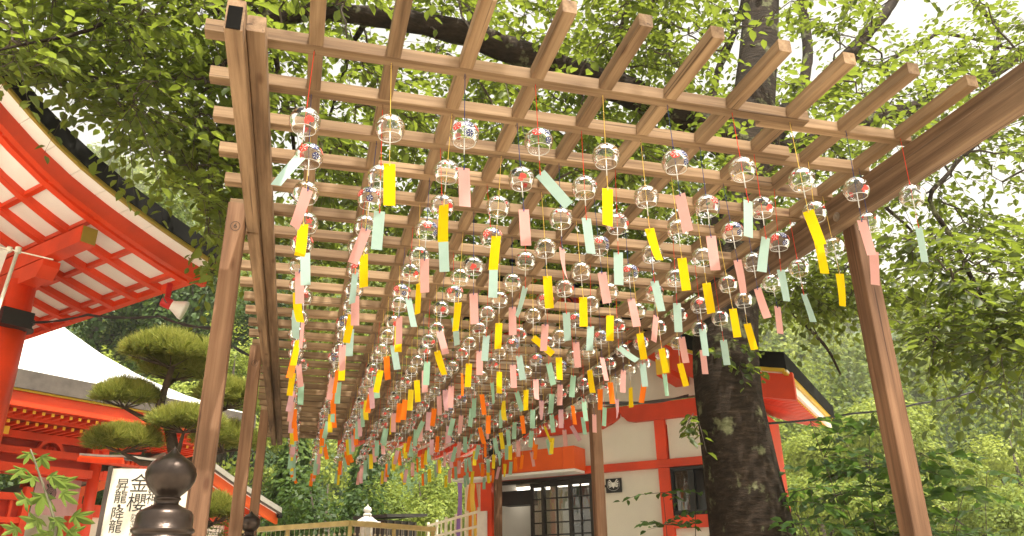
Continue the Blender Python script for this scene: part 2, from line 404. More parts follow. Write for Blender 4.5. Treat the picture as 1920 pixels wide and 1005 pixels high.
BR = 0.0298 * H; ZC = -0.125 * H - BR * .97      # globe radius and centre below the hook
prof = []
for k in range(15):
    a = math.radians(4 + k * (132 - 4) / 14); prof.append((BR * math.sin(a), BR * math.cos(a) * .97))
gm_ = MB().lathe([(0.004, prof[0][1] + .006), (0.004, prof[0][1])] + prof, 26)
GLOBE = gm_.mesh('glass_globe', glass, True)
re_, ze_ = prof[-1]
rm = MB(); ring = [(re_ + .0011 * math.cos(t), ze_ + .0011 * math.sin(t)) for t in np.linspace(0, 2 * math.pi, 7)]
rm.lathe(ring, 26); RIM = rm.mesh('globe_rim', rim_m, True)
hk = MB(); hk.tube([(0, 0, .004), (0, 0, -.006)] + [(.006 * math.sin(t), 0, -.012 + .006 * math.cos(t)) for t in np.linspace(0, 4.6, 8)], .0011, 5)
HOOK = hk.mesh('hook', paint('brass_hook', (.16, .09, .04), .5, metal=.6), True)
cl = MB(); cl.tube([(0, 0, ZC - .012), (0, 0, ZC - BR - .026)], .0019, 8)
CLAP = cl.mesh('glass_clapper', rim_m, True)
STOP = -0.233 * H; SLEN = 0.088 * H; SWID = 0.0335
CORD = {}
for c, m in CORDM.items():
    q = MB(); q.tube([(0, 0, .02), (0, 0, ZC + BR)], .00115, 5); q.tube([(0, 0, ZC + BR), (0, 0, STOP - .006)], .0009, 4)
    q.tube([(.001, 0, STOP + .006), (.0005, 0, STOP + .001), (0, -.0008, STOP - .007)], .0018, 5)
    q.tube([(0, 0, ZC + BR + .006), (0, 0, ZC + BR - .002)], .003, 6)
    CORD[c] = q.mesh('cord', m)
def sph(dirv, ang, rot, r):
    """point at angular distance ang, bearing rot around direction dirv on a globe of radius r"""
    d = Vector(dirv).normalized(); a = d.cross(Vector((.3, .2, 1))).normalized(); b = d.cross(a)
    p = d * math.cos(ang) + (a * math.cos(rot) + b * math.sin(rot)) * math.sin(ang)
    return (p.x * r, p.y * r, p.z * r * .97)
def patch(mb, d, fn, mi, r, n=20, rings=3):
    V = [sph(d, 0, 0, r)]
    for j in range(1, rings + 1):
        for k in range(n): t = 2 * math.pi * k / n; V.append(sph(d, fn(t) * j / rings, t, r))
    F = [(0, 1 + k, 1 + (k + 1) % n) for k in range(n)]
    for j in range(rings - 1):
        F += [(1 + j * n + k, 1 + (j + 1) * n + k, 1 + (j + 1) * n + (k + 1) % n, 1 + j * n + (k + 1) % n) for k in range(n)]
    mb.add(V, F, mi)
def ray_mark(mb, d, t, a0, a1, w, mi, r):
    mb.add([sph(d, a0, t - w * .5, r), sph(d, a0, t + w * .5, r), sph(d, a1, t + w, r), sph(d, a1, t - w, r)], [(0, 1, 2, 3)], mi)
def flower(mb, d, size, mi):
    patch(mb, d, lambda t: size * (1 + .06 * math.cos(5 * t)), mi, BR * 1.006)
    for k in range(5): ray_mark(mb, d, k * 1.2566, size * .12, size * .8, .10, 2, BR * 1.012)
def design(kind):
    mb = MB()
    def dd(az, el): return (math.cos(az) * math.cos(el), math.sin(az) * math.cos(el), math.sin(el))
    if kind == 0:      # red and navy morning glories
        flower(mb, dd(-2.2, .15), .34, 0); flower(mb, dd(-1.35, .38), .33, 1); flower(mb, dd(-.55, .30), .28, 0)
        flower(mb, dd(-1.25, -.42), .26, 1); flower(mb, dd(2.0, .45), .24, 0)
        for az in (-1.8, .1): patch(mb, dd(az, .72), lambda t: .14 * (1 + .4 * math.cos(2 * t)), 5, BR * 1.006, 10, 2)
    elif kind == 1:    # gold fireworks
        for az, el, s in ((-1.3, .05, .55), (-2.5, .35, .42), (1.2, .2, .45)):
            for k in range(16): ray_mark(mb, dd(az, el), k * .3927 + .1, s * .15, s * (1 if k % 2 else .75), .045, 3, BR * 1.006)
            for k in range(8): ray_mark(mb, dd(az, el), k * .7854, s * .3, s * .5, .035, 3, BR * 1.010)
    elif kind == 2:    # a red and a black goldfish
        for az, el, mi, s in ((-1.2, -.30, 0, .9), (-1.9, .35, 4, .75), (1.5, .1, 0, .6)):
            patch(mb, dd(az, el), lambda t: s * (.18 + .12 * abs(math.cos(t))), mi, BR * 1.006, 16, 2)
            for k in range(5): ray_mark(mb, dd(az + .10 * s, el + .02), -.5 + k * .22 + 1.2, .2 * s, (.50 + .08 * (k % 2)) * s, .10, mi, BR * 1.006)
    elif kind == 3:    # red maple leaves
        for az, el, s in ((-1.75, .35, .30), (-.9, -.2, .27), (1.6, .1, .25)):
            patch(mb, dd(az, el), lambda t: s * (.35 + .65 * abs(math.cos(2.5 * t)) ** 1.5), 0, BR * 1.006, 30, 2)
    elif kind == 4:    # faint gold grasses with a few small red blossoms
        for az in (-2.3, -1.7, -1.1, -.6, 1.2, 1.9):
            for k in range(4): ray_mark(mb, dd(az, -.5), 1.2 + k * .22, .1, .75 + .08 * (k % 2), .022, 3 if k % 2 else 5, BR * 1.006)
        for az, el in ((-1.9, .3), (-.9, .05)): patch(mb, dd(az, el), lambda t: .10 * (1 + .3 * math.cos(5 * t)), 0, BR * 1.008, 15, 2)
    return mb.mesh('painted_pattern', PAINTS)
DESIGN = [design(k) for k in range(5)]
SHAPES = [(0, 0, 0), (.10, .05, 0), (-.10, .08, .2), (.25, -.1, -.3), (.5, .25, .3), (-.35, .1, -.2), (.05, .6, .9), (-.2, -.5, .5)]
STRIP = {}
def strip_mesh(color, bend, curl, twist):
    V = []; F = []; ns = 9
    x = y = z = 0.0; ang = 0.0
    for j in range(ns):
        s = j / (ns - 1); tw = twist * s
        cx, cy_ = math.cos(tw) * SWID / 2, math.sin(tw) * SWID / 2
        V += [(-cx, y - cy_, z), (cx, y + cy_, z)]
        ang = bend * .35 + curl * s * s; st = SLEN / (ns - 1)
        y += math.sin(ang) * st; z -= math.cos(ang) * st
    F = [(2 * j, 2 * j + 1, 2 * j + 3, 2 * j + 2) for j in range(ns - 1)]
    me = bpy.data.meshes.new('paper_strip'); me.from_pydata(V, [], F); me.materials.append(PAPER[color])
    me.polygons.foreach_set('use_smooth', [True] * len(F)); me.update(); return me
for c in PAPER: STRIP[c] = [strip_mesh(c, *s) for s in SHAPES]
LOOK = {0: 'red and navy flowers', 1: 'gold firework bursts', 2: 'red and black goldfish', 3: 'red maple leaves', 4: 'gold grasses'}
ORD = ['first', 'second', 'third', 'fourth', 'fifth', 'sixth', 'seventh', 'eighth', 'ninth', 'tenth', 'eleventh', 'twelfth', 'thirteenth',
       'fourteenth', 'fifteenth', 'sixteenth', 'seventeenth', 'eighteenth', 'nineteenth', 'twentieth']
ORD += ['twenty-' + w for w in ORD[:9]] + ['thirtieth']
CH3 = ['pale blue', 'yellow', 'pink']; CH4 = ['pink', 'green', 'orange', 'mauve', 'green', 'orange', 'mustard']
TILT = {(0, 0): -.42, (0, 1): .02, (0, 2): .03, (0, 3): .75, (0, 4): -.05, (0, 5): .08, (0, 6): -.12, (0, 7): .14, (0, 8): .10, (0, 9): .06, (1, 0): -.22, (1, 1): -.05, (1, 7): -.2, (1, 8): .1}
for r in range(NR):
    for c in range(NC):
        if r < 9: colr = CH3[(c - r) % 3]
        elif r < 12: colr = ['green', 'yellow', 'pink'][(c - r) % 3] if random.random() < .8 else 'orange'
        else: colr = CH4[(c * 3 - r * 2 + random.choice((0, 0, 1))) % 7]
        k = {'yellow': [1, 4, 1, 1, 4], 'mustard': [1, 4, 1], 'orange': [1, 4, 3], 'pink': [0, 0, 4, 0, 2], 'mauve': [0, 4, 2, 1], 'pale blue': [3, 2, 4, 1, 0], 'green': [3, 1, 2, 4]}[colr]
        k = k[(r * 5 + c * 3) % len(k)]
        if (r, c) == (0, 0): k = 2
        t = thing('wind_chime', f'glass chime, {LOOK[k]}, {colr} strip, {ORD[r]} row from front, {ORD[c]} from left', 'wind chime',
                  (COLX[c] + random.uniform(-.004, .004), ROW[r] + random.uniform(-.006, .006), ZB - .001), 'wind chimes hung under the pergola lattice')
        o = obj_from('hook', HOOK, t); o.rotation_euler.z = random.uniform(0, 6)
        sw = Matrix.Rotation(random.gauss(0, .035), 4, 'X') @ Matrix.Rotation(random.gauss(0, .035), 4, 'Y') @ Matrix.Rotation(random.uniform(-.6, .6), 4, 'Z')
        gz = Matrix.Translation((0, 0, ZC))
        drop = Matrix.Translation((0, 0, random.uniform(-.008, .008)))
        dz_ = random.gauss(0, .012) if r > 0 else (-.022 if c == 0 else random.gauss(0, .003)); sw = sw @ Matrix.Translation((0, 0, dz_))
        o = obj_from('cord', CORD[colr], t); o.matrix_local = sw
        g_ = obj_from('glass_globe', GLOBE, t); g_.matrix_local = sw @ gz
        obj_from('rim', RIM, g_)
        o = obj_from('painted_pattern', DESIGN[k], g_); o['kind'] = 'stuff'; o.rotation_euler.z = random.uniform(-.4, .4)
        o = obj_from('clapper', CLAP, t); o.matrix_local = sw
        tl = TILT.get((r, c), random.gauss(.03, .09) if random.random() < .88 else random.gauss(0, .35))
        si = random.choice([0, 0, 0, 1, 1, 2, 2, 3, 5]) if random.random() < .85 else random.choice([4, 6, 7])
        if r == 0: si = [5, 1, 0, 0, 2, 0, 1, 2, 0, 1][c]
        o = obj_from('paper_strip', STRIP[colr][si], t)
        yaw = random.gauss(-.25, .35) if random.random() < .9 else random.uniform(-1.3, 1.3)
        o.matrix_local = sw @ Matrix.Translation((0, 0, STOP)) @ Matrix.Rotation(-tl, 4, 'Y') @ Matrix.Rotation(yaw - (sw.to_euler().z), 4, 'Z')

# ------------------------------------------------------------------ shrine buildings
def interp(prof, t):
    ts = [p[0] for p in prof]; zs = [p[1] for p in prof]
    if t < ts[0]: return zs[0] + (t - ts[0]) * (zs[1] - zs[0]) / (ts[1] - ts[0])
    return float(np.interp(t, ts, zs))
def sweep(mb, O, a, b, prof, t0, t1, lo, hi, b0, b1, n=12, mi=0, top=None):
    """a member that follows the curve of the roof from t0 to t1 up the slope"""
    V = []
    for i in range(n + 1):
        t = t0 + (t1 - t0) * i / n; z = interp(prof, t); P = O - a * t + ZA * z
        V += [P + b * b0 + ZA * lo, P + b * b1 + ZA * lo, P + b * b1 + ZA * hi, P + b * b0 + ZA * hi]
    base = len(mb.v); F = []; M = []
    for i in range(n):
        k = 4 * i
        for j in range(4):
            F.append((k + j, k + (j + 1) % 4, k + 4 + (j + 1) % 4, k + 4 + j)); M.append(top if (j == 2 and top is not None) else mi)
    F += [(0, 1, 2, 3), (4 * n + 3, 4 * n + 2, 4 * n + 1, 4 * n)]; M += [mi, mi]
    for f, m in zip(F, M): mb.f.append(tuple(base + i for i in f)); mb.m.append(m)
    mb.v.extend([tuple(p) for p in V]); return mb
def half_roof(parent, O, a, b, prof, L, th, d, bh, nr, gap, rw, rh, roof_m, edge_m, barge_m=red, raft_m=red, trim_m=olive_gold, soff_m=soffit_white,
              boards=14, komai=(), first=.15, cap=None, sdrop=.10, eave_trim=True, tip=.05, over=0.0):
    T = prof[-1][0]
    rf = MB(); sweep(rf, O, a, b, prof, -over, T, 0, th, 0, L, 18, mi=1, top=0)
    roof = rf.build('roof', [roof_m, edge_m], parent)
    q = MB(); sweep(q, O, a, b, prof, 0.02, T, -.032, .001, .012, .045, 18); q.build('gold_trim', trim_m, roof)
    if eave_trim:
        q = MB(); sweep(q, O, a, b, prof, 0.012, .05, -.04, -.001, .052, L, 2); q.build('gold_trim', trim_m, roof)
    tb = T / boards                                    # white boards under the verge, one by one
    for i in range(boards):
        q = MB(); sweep(q, O, a, b, prof, i * tb + .003, (i + 1) * tb - .003, -.022, -.002, .052, d - .002, 2); q.build('verge_board', soff_m, roof)
    q = MB(); sweep(q, O, a, b, prof, -.02, T, -bh, -.004, d, d + .07, 18); q.build('bargeboard', barge_m, roof)
    q = MB(); sweep(q, O, a, b, prof, .06, T, -sdrop, -.006, d + .072, L, 18); q.build('soffit', soff_m, roof)
    for k in range(nr):
        bb = d + .07 + first + gap * k
        q = MB(); sweep(q, O, a, b, prof, tip, T, -sdrop - rh, -sdrop + .002, bb - rw / 2, bb + rw / 2, 14); r = q.build('rafter', raft_m, roof)
        if cap is not None:
            q = MB(); sweep(q, O, a, b, prof, tip - .012, tip - .001, -sdrop - rh + .004, -sdrop - .002, bb - rw / 2 + .003, bb + rw / 2 - .003, 1); q.build('rafter_cap', cap, r)
    for t in komai:
        P = O - a * t + ZA * (interp(prof, t) - sdrop - rh * .32)
        q = MB(); q.box(P + b * ((d + .08 + L) / 2), b * ((L - d - .08) / 2), a * (rw * .32), ZA * (rh * .30)); q.build('soffit_batten', raft_m, roof)
    return roof

# --- the hall whose eave comes in from the upper left
CA = at_y(415, 495, 7.3); VA0 = CA @ VA
pa = [(-.2, .0), (0, 0), (.3, .062), (.57, .135), (1.0, .262), (1.38, .404), (1.70, .565), (2.02, .77), (2.5, 1.12), (3.2, 1.75), (4.2, 2.75)]
hall = thing('shrine_hall', 'red shrine hall with sweeping black-edged eave and white soffit, upper left', 'shrine', (CA[0] - 2.2, CA[1] + 1.0, 0))
hroof = half_roof(hall, CA, UA, VA, pa, 5.2, .155, .22, .17, 12, .412, .078, .065, black_roof, black_roof, boards=18, komai=[.22 + .42 * i for i in range(7)], first=.09, tip=.06, over=.13)
# lower white/red edge board along the eave
q = MB(); sweep(q, CA, UA, VA, pa, .055, .11, -.16, -.02, .30, 5.2, 1); q.build('eave_board', red, hroof)
zpur = CA[2] + .262 - .245
for t, ln in ((1.08, 4.6), (3.4, 4.6)):
    z = CA[2] + interp(pa, t) - .205
    P = CA - UA * t
    q = MB(); q.box(P + VA * (.36 + ln / 2) + ZA * (z - CA[2] - .10), VA * (ln / 2), UA * .068, ZA * .078); pl = q.build('purlin', red, hall)
    q = MB(); q.box(P + VA * (.36 - .006) + ZA * (z - CA[2] - .10), VA * .006, UA * .062, ZA * .072); q.build('beam_cap', olive_gold, pl)
    q = MB(); q.prism([(-.5, 0), (-.42, -.10), (.42, -.10), (.5, 0), (.5, .06), (-.5, .06)], VA, ZA, P + VA * 1.42 + ZA * (z - CA[2] - .257) - UA * .075, UA * .15); q.build('bracket_arm', red, hall)
    for bb in (1.42, 4.3):
        q = MB(); c = P + VA * bb; q.tube([(c[0], c[1], 0), (c[0], c[1], z - .30)], 0.13, 20); q.build('column', red, hall, smooth=True)
    q = MB(); q.box(P + VA * 2.9 + ZA * (z - CA[2] - .75), VA * 1.4, UA * .06, ZA * .13); q.build('tie_beam', red, hall)
cpos = CA - UA * 1.05 + VA * 1.42
q = MB(); q.box(CA - UA * 2.2 + VA * 1.42 + ZA * (-.55), UA * 1.1, VA * .06, ZA * .12); q.build('tie_beam', red, hall)
q = MB(); q.box(CA - UA * 2.225 + VA * 4.3 + ZA * (1.9 - CA[2]), UA * 1.05, VA * .04, ZA * 1.85); q.build('wall', white, hall)
q = MB(); q.box(CA - UA * 3.4 + VA * 2.86 + ZA * (1.9 - CA[2]), UA * .04, VA * 1.3, ZA * 1.85); q.build('wall', white, hall)
q = MB(); q.box(CA - UA * 2.2 + VA * 2.9 + ZA * (.22 - CA[2]), UA * 1.9, VA * 2.2, ZA * .22); q.build('plinth', grey_roof, hall)
# black junction box strapped to the column
jb = at_n(28, 598, VA, cpos @ VA - .17)
q = MB(); q.box(jb, UA * .13, VA * .06, ZA * .075)
q.tube([cpos + ZA * (jb[2] + .03 - cpos[2]), cpos + ZA * (jb[2] + .05 - cpos[2])], .156, 16); q.tube([cpos + ZA * (jb[2] - .05 - cpos[2]), cpos + ZA * (jb[2] - .03 - cpos[2])], .156, 16)
tag(q.build('junction_box', black, loc=jb), 'black cable box strapped round the red column', 'box')
# horn loudspeaker under the eave corner
ls = at_n(322, 572, UA, CA @ UA - .12)
horn = thing('horn_loudspeaker', 'white and red horn loudspeaker hanging under the red eave corner', 'loudspeaker', ls)
ax = -VA * .55 + UA * .75 + ZA * (-.36); ax /= np.linalg.norm(ax)
horn_red = paint('red_plastic', (.55, .02, .02), .4); horn_white = paint('white_plastic', (.85, .83, .80), .4)
q = MB(); q.tube([ls - ax * .10, ls - ax * .09, ls - ax * .01, ls], [.038, .052, .052, .045], 18); q.build('driver', horn_red, horn, smooth=True)
q = MB(); q.tube([ls, ls + ax * .04, ls + ax * .10, ls + ax * .13, ls + ax * .12], [.045, .06, .09, .095, .08], 22, caps=False); q.tube([ls + ax * .11, ls + ax * .115], [.08, .02], 18); q.build('horn', horn_white, horn, smooth=True)
q = MB(); q.bar(ls - ax * .05 + ZA * .05, ls - ax * .05 + ZA * .20, .02, .05, up=UA); q.build('bracket', horn_red, horn)
# banner pole at the left edge
bp = at_y(16, 560, 6.6); bq = at_y(34, 470, 6.6)
bn = thing('banner_pole', 'white banner on a pale pole at the left edge beside red column', 'banner', (bp[0] - .05, bp[1], 0))
polem = paint('cream_plastic', (.74, .70, .60), .5)
foot = np.array([bp[0] - .27, bp[1], 0.0])
q = MB(); q.tube([foot, bq + (bq - bp) * .06], .014, 8); q.build('pole', polem, bn, smooth=True)
h0 = at_y(-60, 449, 6.6); h1 = at_y(100, 487, 6.6)
q = MB(); q.tube([h0, h1], .006, 6); q.build('cross_rod', polem, bn)
q = MB(); q.tube([bq - (bq - bp) * .05, bq + (bq - bp) * .07], .024, 8); q.tube([at_y(14, 466, 6.6), at_y(22, 468, 6.6)], .022, 8); q.build('joint', polem, bn)
V = []; nn = 16
for j in range(nn + 1):
    f = j / nn
    for i in range(4):
        p = h0 * (1 - (.05 + .14 * i)) + h1 * (.05 + .14 * i); p = p + (foot + h0 * 0 - bq) * f * .75
        V.append(p + np.array([0, .02 * math.sin(5 * f + i), -.012]))
q = MB(); q.add(V, [(4 * j + i, 4 * j + i + 1, 4 * j + i + 5, 4 * j + i + 4) for j in range(nn) for i in range(3)])
q.build('banner_cloth', cloth('white_cloth', (.82, .80, .76)), bn, smooth=True)

# --- the gate at the far left
OC = at_n(478, 806, VA, at_y(0, 747, 12.0) @ VA)     # right end of the front eave, lower edge of the fascia
VC = OC @ VA
pc = [(0, 0), (.5, .16), (1.0, .36), (1.6, .68), (2.2, 1.10), (2.8, 1.62), (3.4, 2.25)]
gate = thing('shrine_gate', 'red shrine gate with pale curved roof and yellow rafter tips, left edge', 'gate', (OC[0] - 2.5, OC[1] + .2, 0))
GL = 7.0; aC = -VA; bC = -UA
rf = MB(); K = .85; NS = 14; T_ = pc[-1][0]; ringv = []
for i in range(NS + 1):
    t = T_ * i / NS; z = interp(pc, t) + .26
    f = lambda tt, s_, zz: OC - aC * tt + bC * s_ + ZA * zz
    ringv.append([f(t, K * t, z), f(t, GL, z), f(2 * T_ - t, GL, z), f(2 * T_ - t, K * t, z)])
V = [p for r in ringv for p in r] + [p - ZA * .26 for p in ringv[0]]
F = []; 
for i in range(NS):
    for j in (0, 2, 3): F.append((4 * i + j, 4 * i + (j + 1) % 4, 4 * i + 4 + (j + 1) % 4, 4 * i + 4 + j))
rf.add(V, F, 0); nb_ = 4 * (NS + 1)
base_ = 0
for j in range(4): rf.f.append((j, (j + 1) % 4, nb_ + (j + 1) % 4, nb_ + j)); rf.m.append(1)
rf.f.append((nb_, nb_ + 1, nb_ + 2, nb_ + 3)); rf.m.append(1)
groof = rf.build('roof', [roof_metal, fascia_brown], gate)
q = MB(); q.bar(OC - aC * T_ + ZA * 2.62 + bC * (K * T_), OC - aC * T_ + ZA * 2.62 + bC * GL, .35, .42); q.build('ridge', fascia_brown, groof)
def gbox(name, mat, t0, t1, z0, z1, s0, s1, par=None):
    """box in the gate's own axes: t into the gate, z above the eave line, s leftward from the eave's right end"""
    q = MB(); c = OC - aC * ((t0 + t1) / 2) + bC * ((s0 + s1) / 2) + ZA * ((z0 + z1) / 2)
    q.box(c, aC * ((t1 - t0) / 2), bC * ((s1 - s0) / 2), ZA * ((z1 - z0) / 2)); return q.build(name, mat, par or gate)
gbox('gold_trim', gold, .03, .06, -.03, -.002, .1, GL, groof)
gbox('eave_board', red, .065, .13, -.235, -.032, .3, GL, groof)
gbox('eave_board', red, .40, .50, -.34, -.25, .3, GL, groof)
for i in range(44):
    s = .42 + .1325 * i
    r = gbox('flying_rafter', red, .15, .55, -.305, -.255, s - .022, s + .022, groof)
    gbox('rafter_cap', yellow_cap, .138, .149, -.302, -.258, s - .020, s + .020, r)
    r = gbox('rafter', red, .50, 1.5, -.405, -.352, s - .022 + .03, s + .022 + .03, groof)
    gbox('rafter_cap', yellow_cap, .488, .499, -.402, -.356, s - .020 + .03, s + .020 + .03, r)
gbox('soffit', red_dark, .14, 1.7, -.25, -.20, .32, GL, groof)
gbox('wall_plate', red, .98, 1.10, -.52, -.41, 1.5, GL)
gbox('wall_plate', red_dark, 1.15, 1.25, -1.02, -.41, 2.2, GL)
for s in (2.21, 3.86, 5.5):
    for tt in (1.04, 3.2):
        c2 = OC - aC * tt + bC * s
        q = MB(); q.tube([(c2[0], c2[1], 0), (c2[0], c2[1], OC[2] - .52)], .088, 18); q.build('column', red, gate, smooth=True)
    r = gbox('beam_nose', red, .62, .97, -.55, -.43, s - .06, s + .06); gbox('beam_cap', yellow_cap, .605, .619, -.545, -.435, s - .055, s + .055, r)
    gbox('bracket_block', red, .96, 1.13, -.62, -.525, s - .14, s + .14)
gbox('tie_beam', red, .96, 1.12, -.745, -.64, 1.95, GL)
gbox('tie_beam', red, .98, 1.10, -1.0, -.875, 2.02, GL)
r = gbox('beam_nose', red, .97, 1.11, -.96, -.86, 1.93, 2.1); gbox('beam_cap', yellow_cap, .965, 1.115, -.965, -.80, 1.90, 1.929, r)
# frog-leg struts between the beams
for s in (2.98, 4.7):
    k_ = .40
    po = [(-.62, 0), (-.50, .05), (-.36, .30), (-.16, .44), (0, .47), (.16, .44), (.36, .30), (.50, .05), (.62, 0), (.40, 0), (.30, .16), (.14, .28), (0, .30), (-.14, .28), (-.30, .16), (-.40, 0)]
    c = OC - aC * .99 + bC * s + ZA * (-.64)
    q = MB(); q.prism([(x * k_, y * k_) for x, y in po], bC, ZA, c, -aC * .10); q.build('frog_leg_strut', red, gate)
    q = MB()
    for k in (-1, 0, 1): q.lathe([(.0, -.018), (.026, -.01), (.032, .013), (.02, .035), (0, .045)], 10, c - aC * .04 + bC * (k * .05) + ZA * .02)
    q.build('carving', red_dark, gate, smooth=True)
gbox('rail', red, 1.0, 1.08, -1.40, -1.30, 3.15, GL); gbox('rail', red, 1.0, 1.08, -1.72, -1.64, 3.15, GL)
gbox('side_panel', red_dark, 1.10, 1.13, -2.6, -1.4, 3.2, GL); gbox('rail_post', red, .98, 1.10, -2.6, -1.2, 3.12, 3.22)
gbox('inner_wall', red_dark, 3.1, 3.2, -3.2, -.5, 3.2, GL)
for i in range(9): gbox('baluster', red, 1.02, 1.07, -2.6, -1.402, 3.35 + .22 * i, 3.39 + .22 * i)
# pink curtain with a black crest
V = []; nx, nz = 18, 8; s0, s1 = 2.30, 3.0
for j in range(nz + 1):
    for i in range(nx + 1):
        s = s0 + (s1 - s0) * i / nx; z = -.99 - .56 * j / nz - .02 * math.sin(i / nx * math.pi)
        V.append(OC - aC * (1.20 + .02 * math.sin(i * .9) * (j / nz)) + bC * s + ZA * z)
q = MB(); q.add(V, [(j * (nx + 1) + i, j * (nx + 1) + i + 1, (j + 1) * (nx + 1) + i + 1, (j + 1) * (nx + 1) + i) for j in range(nz) for i in range(nx)])
curt = q.build('curtain', cloth('pale_pink_cloth', (.74, .52, .54), .45), None, smooth=True, loc=None)
tag(curt, 'pale pink curtain with round black crest hanging in the red gate', 'curtain')
def crest(c, ax_, r):
    q = MB(); n = 28
    for (r0, r1, dz, a0, a1) in ((.86, 1.0, 0, 0, 2 * math.pi), (.52, .62, 0, 0, 2 * math.pi), (.70, .78, 0, 0, 2 * math.pi), (.30, .42, 0, 0, 2 * math.pi), (0, .2, 0, 0, 2 * math.pi)):
        V = []
        for k in range(n + 1):
            t = a0 + (a1 - a0) * k / n
            V += [c + ax_ * (r * r0 * math.cos(t) * .8) + ZA * (r * r0 * math.sin(t)), c + ax_ * (r * r1 * math.cos(t) * .8) + ZA * (r * r1 * math.sin(t))]
        q.add(V, [(2 * k, 2 * k + 1, 2 * k + 3, 2 * k + 2) for k in range(n)])
    for k in range(5):
        t = math.pi / 2 + (k - 2) * .33; d1 = ax_ * math.cos(t) * .8 + ZA * math.sin(t); d2 = -ax_ * math.sin(t) + ZA * math.cos(t) * .9
        b0 = c + d1 * r * 1.05
        q.add([b0 - d2 * r * .10, b0 + d2 * r * .10, b0 + d1 * r * .55 + d2 * r * .16, b0 + d1 * r * .66, b0 + d1 * r * .55 - d2 * r * .16], [(0, 1, 2, 3, 4)])
    return q
c = OC - aC * 1.17 + bC * 2.76 + ZA * (-1.25)
crest(c, -bC, .10).build('crest', black, curt)

# --- lower side roof of the gate and the grey gable with orange bargeboard
OD = at_y(528, 962, 17.0)
pd_ = [(0, 0), (.5, .19), (1.1, .43), (1.7, .70), (2.3, 1.0)]
side = thing('gabled_side_building', 'small building with orange bargeboard and grey curved roof behind the posts', 'building', (OD[0] - 1.5, OD[1] + 1.0, 0))
sroof = half_roof(side, OD, UA, VA, pd_, 3.0, .10, .12, .20, 8, .33, .08, .09, grey_roof, grey_roof, barge_m=orange, raft_m=red, trim_m=fascia_brown, boards=8, komai=(.3, .7, 1.1, 1.5), first=.1, tip=.04, sdrop=.06)
ODb = OD - UA * 4.6
half_roof(side, ODb, -UA, VA, pd_, 3.0, .10, .12, .20, 0, .33, .08, .09, grey_roof, grey_roof, barge_m=orange, trim_m=fascia_brown, boards=4, sdrop=.06)
def sbox(name, mat, t0, t1, b0, b1, z0, z1):
    q = MB(); q.box(OD - UA * ((t0 + t1) / 2) + VA * ((b0 + b1) / 2) + ZA * ((z0 + z1) / 2 - OD[2]), UA * ((t1 - t0) / 2), VA * ((b1 - b0) / 2), ZA * ((z1 - z0) / 2)); return q.build(name, mat, side)
sbox('wall', white, .8, 3.8, .65, 2.8, 0, OD[2] - .1)
for t in (.75, 2.3, 3.85): sbox('column', red, t - .08, t + .08, .56, .72, 0, OD[2] + .1)
sbox('tie_beam', red, .5, 4.1, .58, .70, OD[2] - .25, OD[2] - .05)
q = MB(); q.lathe([(0, 0), (.05, .01), (.06, .05), (.035, .09), (.05, .12), (.02, .17), (0, .18)], 10, OD + VA * .05 + ZA * (-.10)); q.build('corner_ornament', black_roof, sroof, smooth=True)

# lean-to roof behind the pine: red rafters under a grey metal edge
OE = at_y(352, 872, 12.3)
pe = [(0, 0), (.6, .06), (1.2, .14)]
lroof = half_roof(gate, OE, -VA, -UA, pe, .95, .03, .05, .04, 13, .065, .04, .06, grey_roof, grey_roof, barge_m=red, raft_m=red, trim_m=fascia_brown, soff_m=orange, boards=4, first=.05, tip=.03, sdrop=.03)

# --- the white and red building on the right, turned a little against the other halls
BU = np.array([.70, .714, 0.]); BU /= np.linalg.norm(BU); BV = np.array([-BU[1], BU[0], 0.])
UB = at_y(930, 905, 9.0) @ BU                        # wall plane
office = thing('shrine_office', 'white plaster building with red timbers and lattice door behind the pergola', 'building', (4.4, 7.8, 0))
def wv(px, py): P = at_n(px, py, BU, UB); return P @ BV, P[2]
def wbox(name, mat, v0, v1, z0, z1, o0, o1, par=None):
    """box on the wall: v along it, z up, o outward from the plaster towards the court"""
    q = MB(); q.box(BU * (UB - (o0 + o1) / 2) + BV * ((v0 + v1) / 2) + ZA * ((z0 + z1) / 2), BU * ((o1 - o0) / 2), BV * ((v1 - v0) / 2), ZA * ((z1 - z0) / 2))
    return q.build(name, mat, par or office)
vL = wv(905, 960)[0]; vL2 = wv(926, 960)[0]; vR = 1.86
vD = wv(1122, 940)[0]; vM1 = wv(1262, 930)[0]; vM0 = wv(1241, 930)[0]
zb0 = wv(1230, 879)[1]; zb1 = wv(1230, 864)[1]         # lower red beam
zu0 = wv(1226, 789)[1]; zu1 = wv(1226, 757)[1]         # upper red beam
ztop = zu1 + .05
# plaster wall, in panels between the timbers
wbox('plaster_panel', white, vM0, vD, 0.0, zb0, -.12, 0)
wbox('plaster_panel', white, vM0, vL2, zb1, zu0, -.12, 0)
wbox('plaster_panel', white, vR + .1, vM1, zb1, zu0, -.12, 0)
vW0, vW1 = wv(1338, 910)[0], wv(1258, 910)[0]; zW0, zW1 = wv(1300, 962)[1], wv(1300, 874)[1]
wbox('plaster_panel', white, vR + .1, vM1, 0.0, zW0 - .14, -.12, 0)
wbox('plaster_panel', white, vR + .1, vW0 - .05, zW0 - .1, zb0, -.12, 0)
wbox('beam', red, vR - .1, vL + .1, zb0, zb1, -.10, .06)
wbox('post', red, vM1, vM0, 0, zb0 - .003, -.10, .05)
wbox('post', red, wv(1250, 820)[0], wv(1231, 820)[0], zb1 + .003, zu0 - .003, -.10, .05)
wbox('post', red, vL2, vL, 0, zb0 - .003, -.10, .05); wbox('post', red, vL2, vL, zb1 + .003, zu0 - .003, -.10, .05)
wbox('post', red, vR - .08, vR + .10, 0, zu0 - .003, -.10, .05)
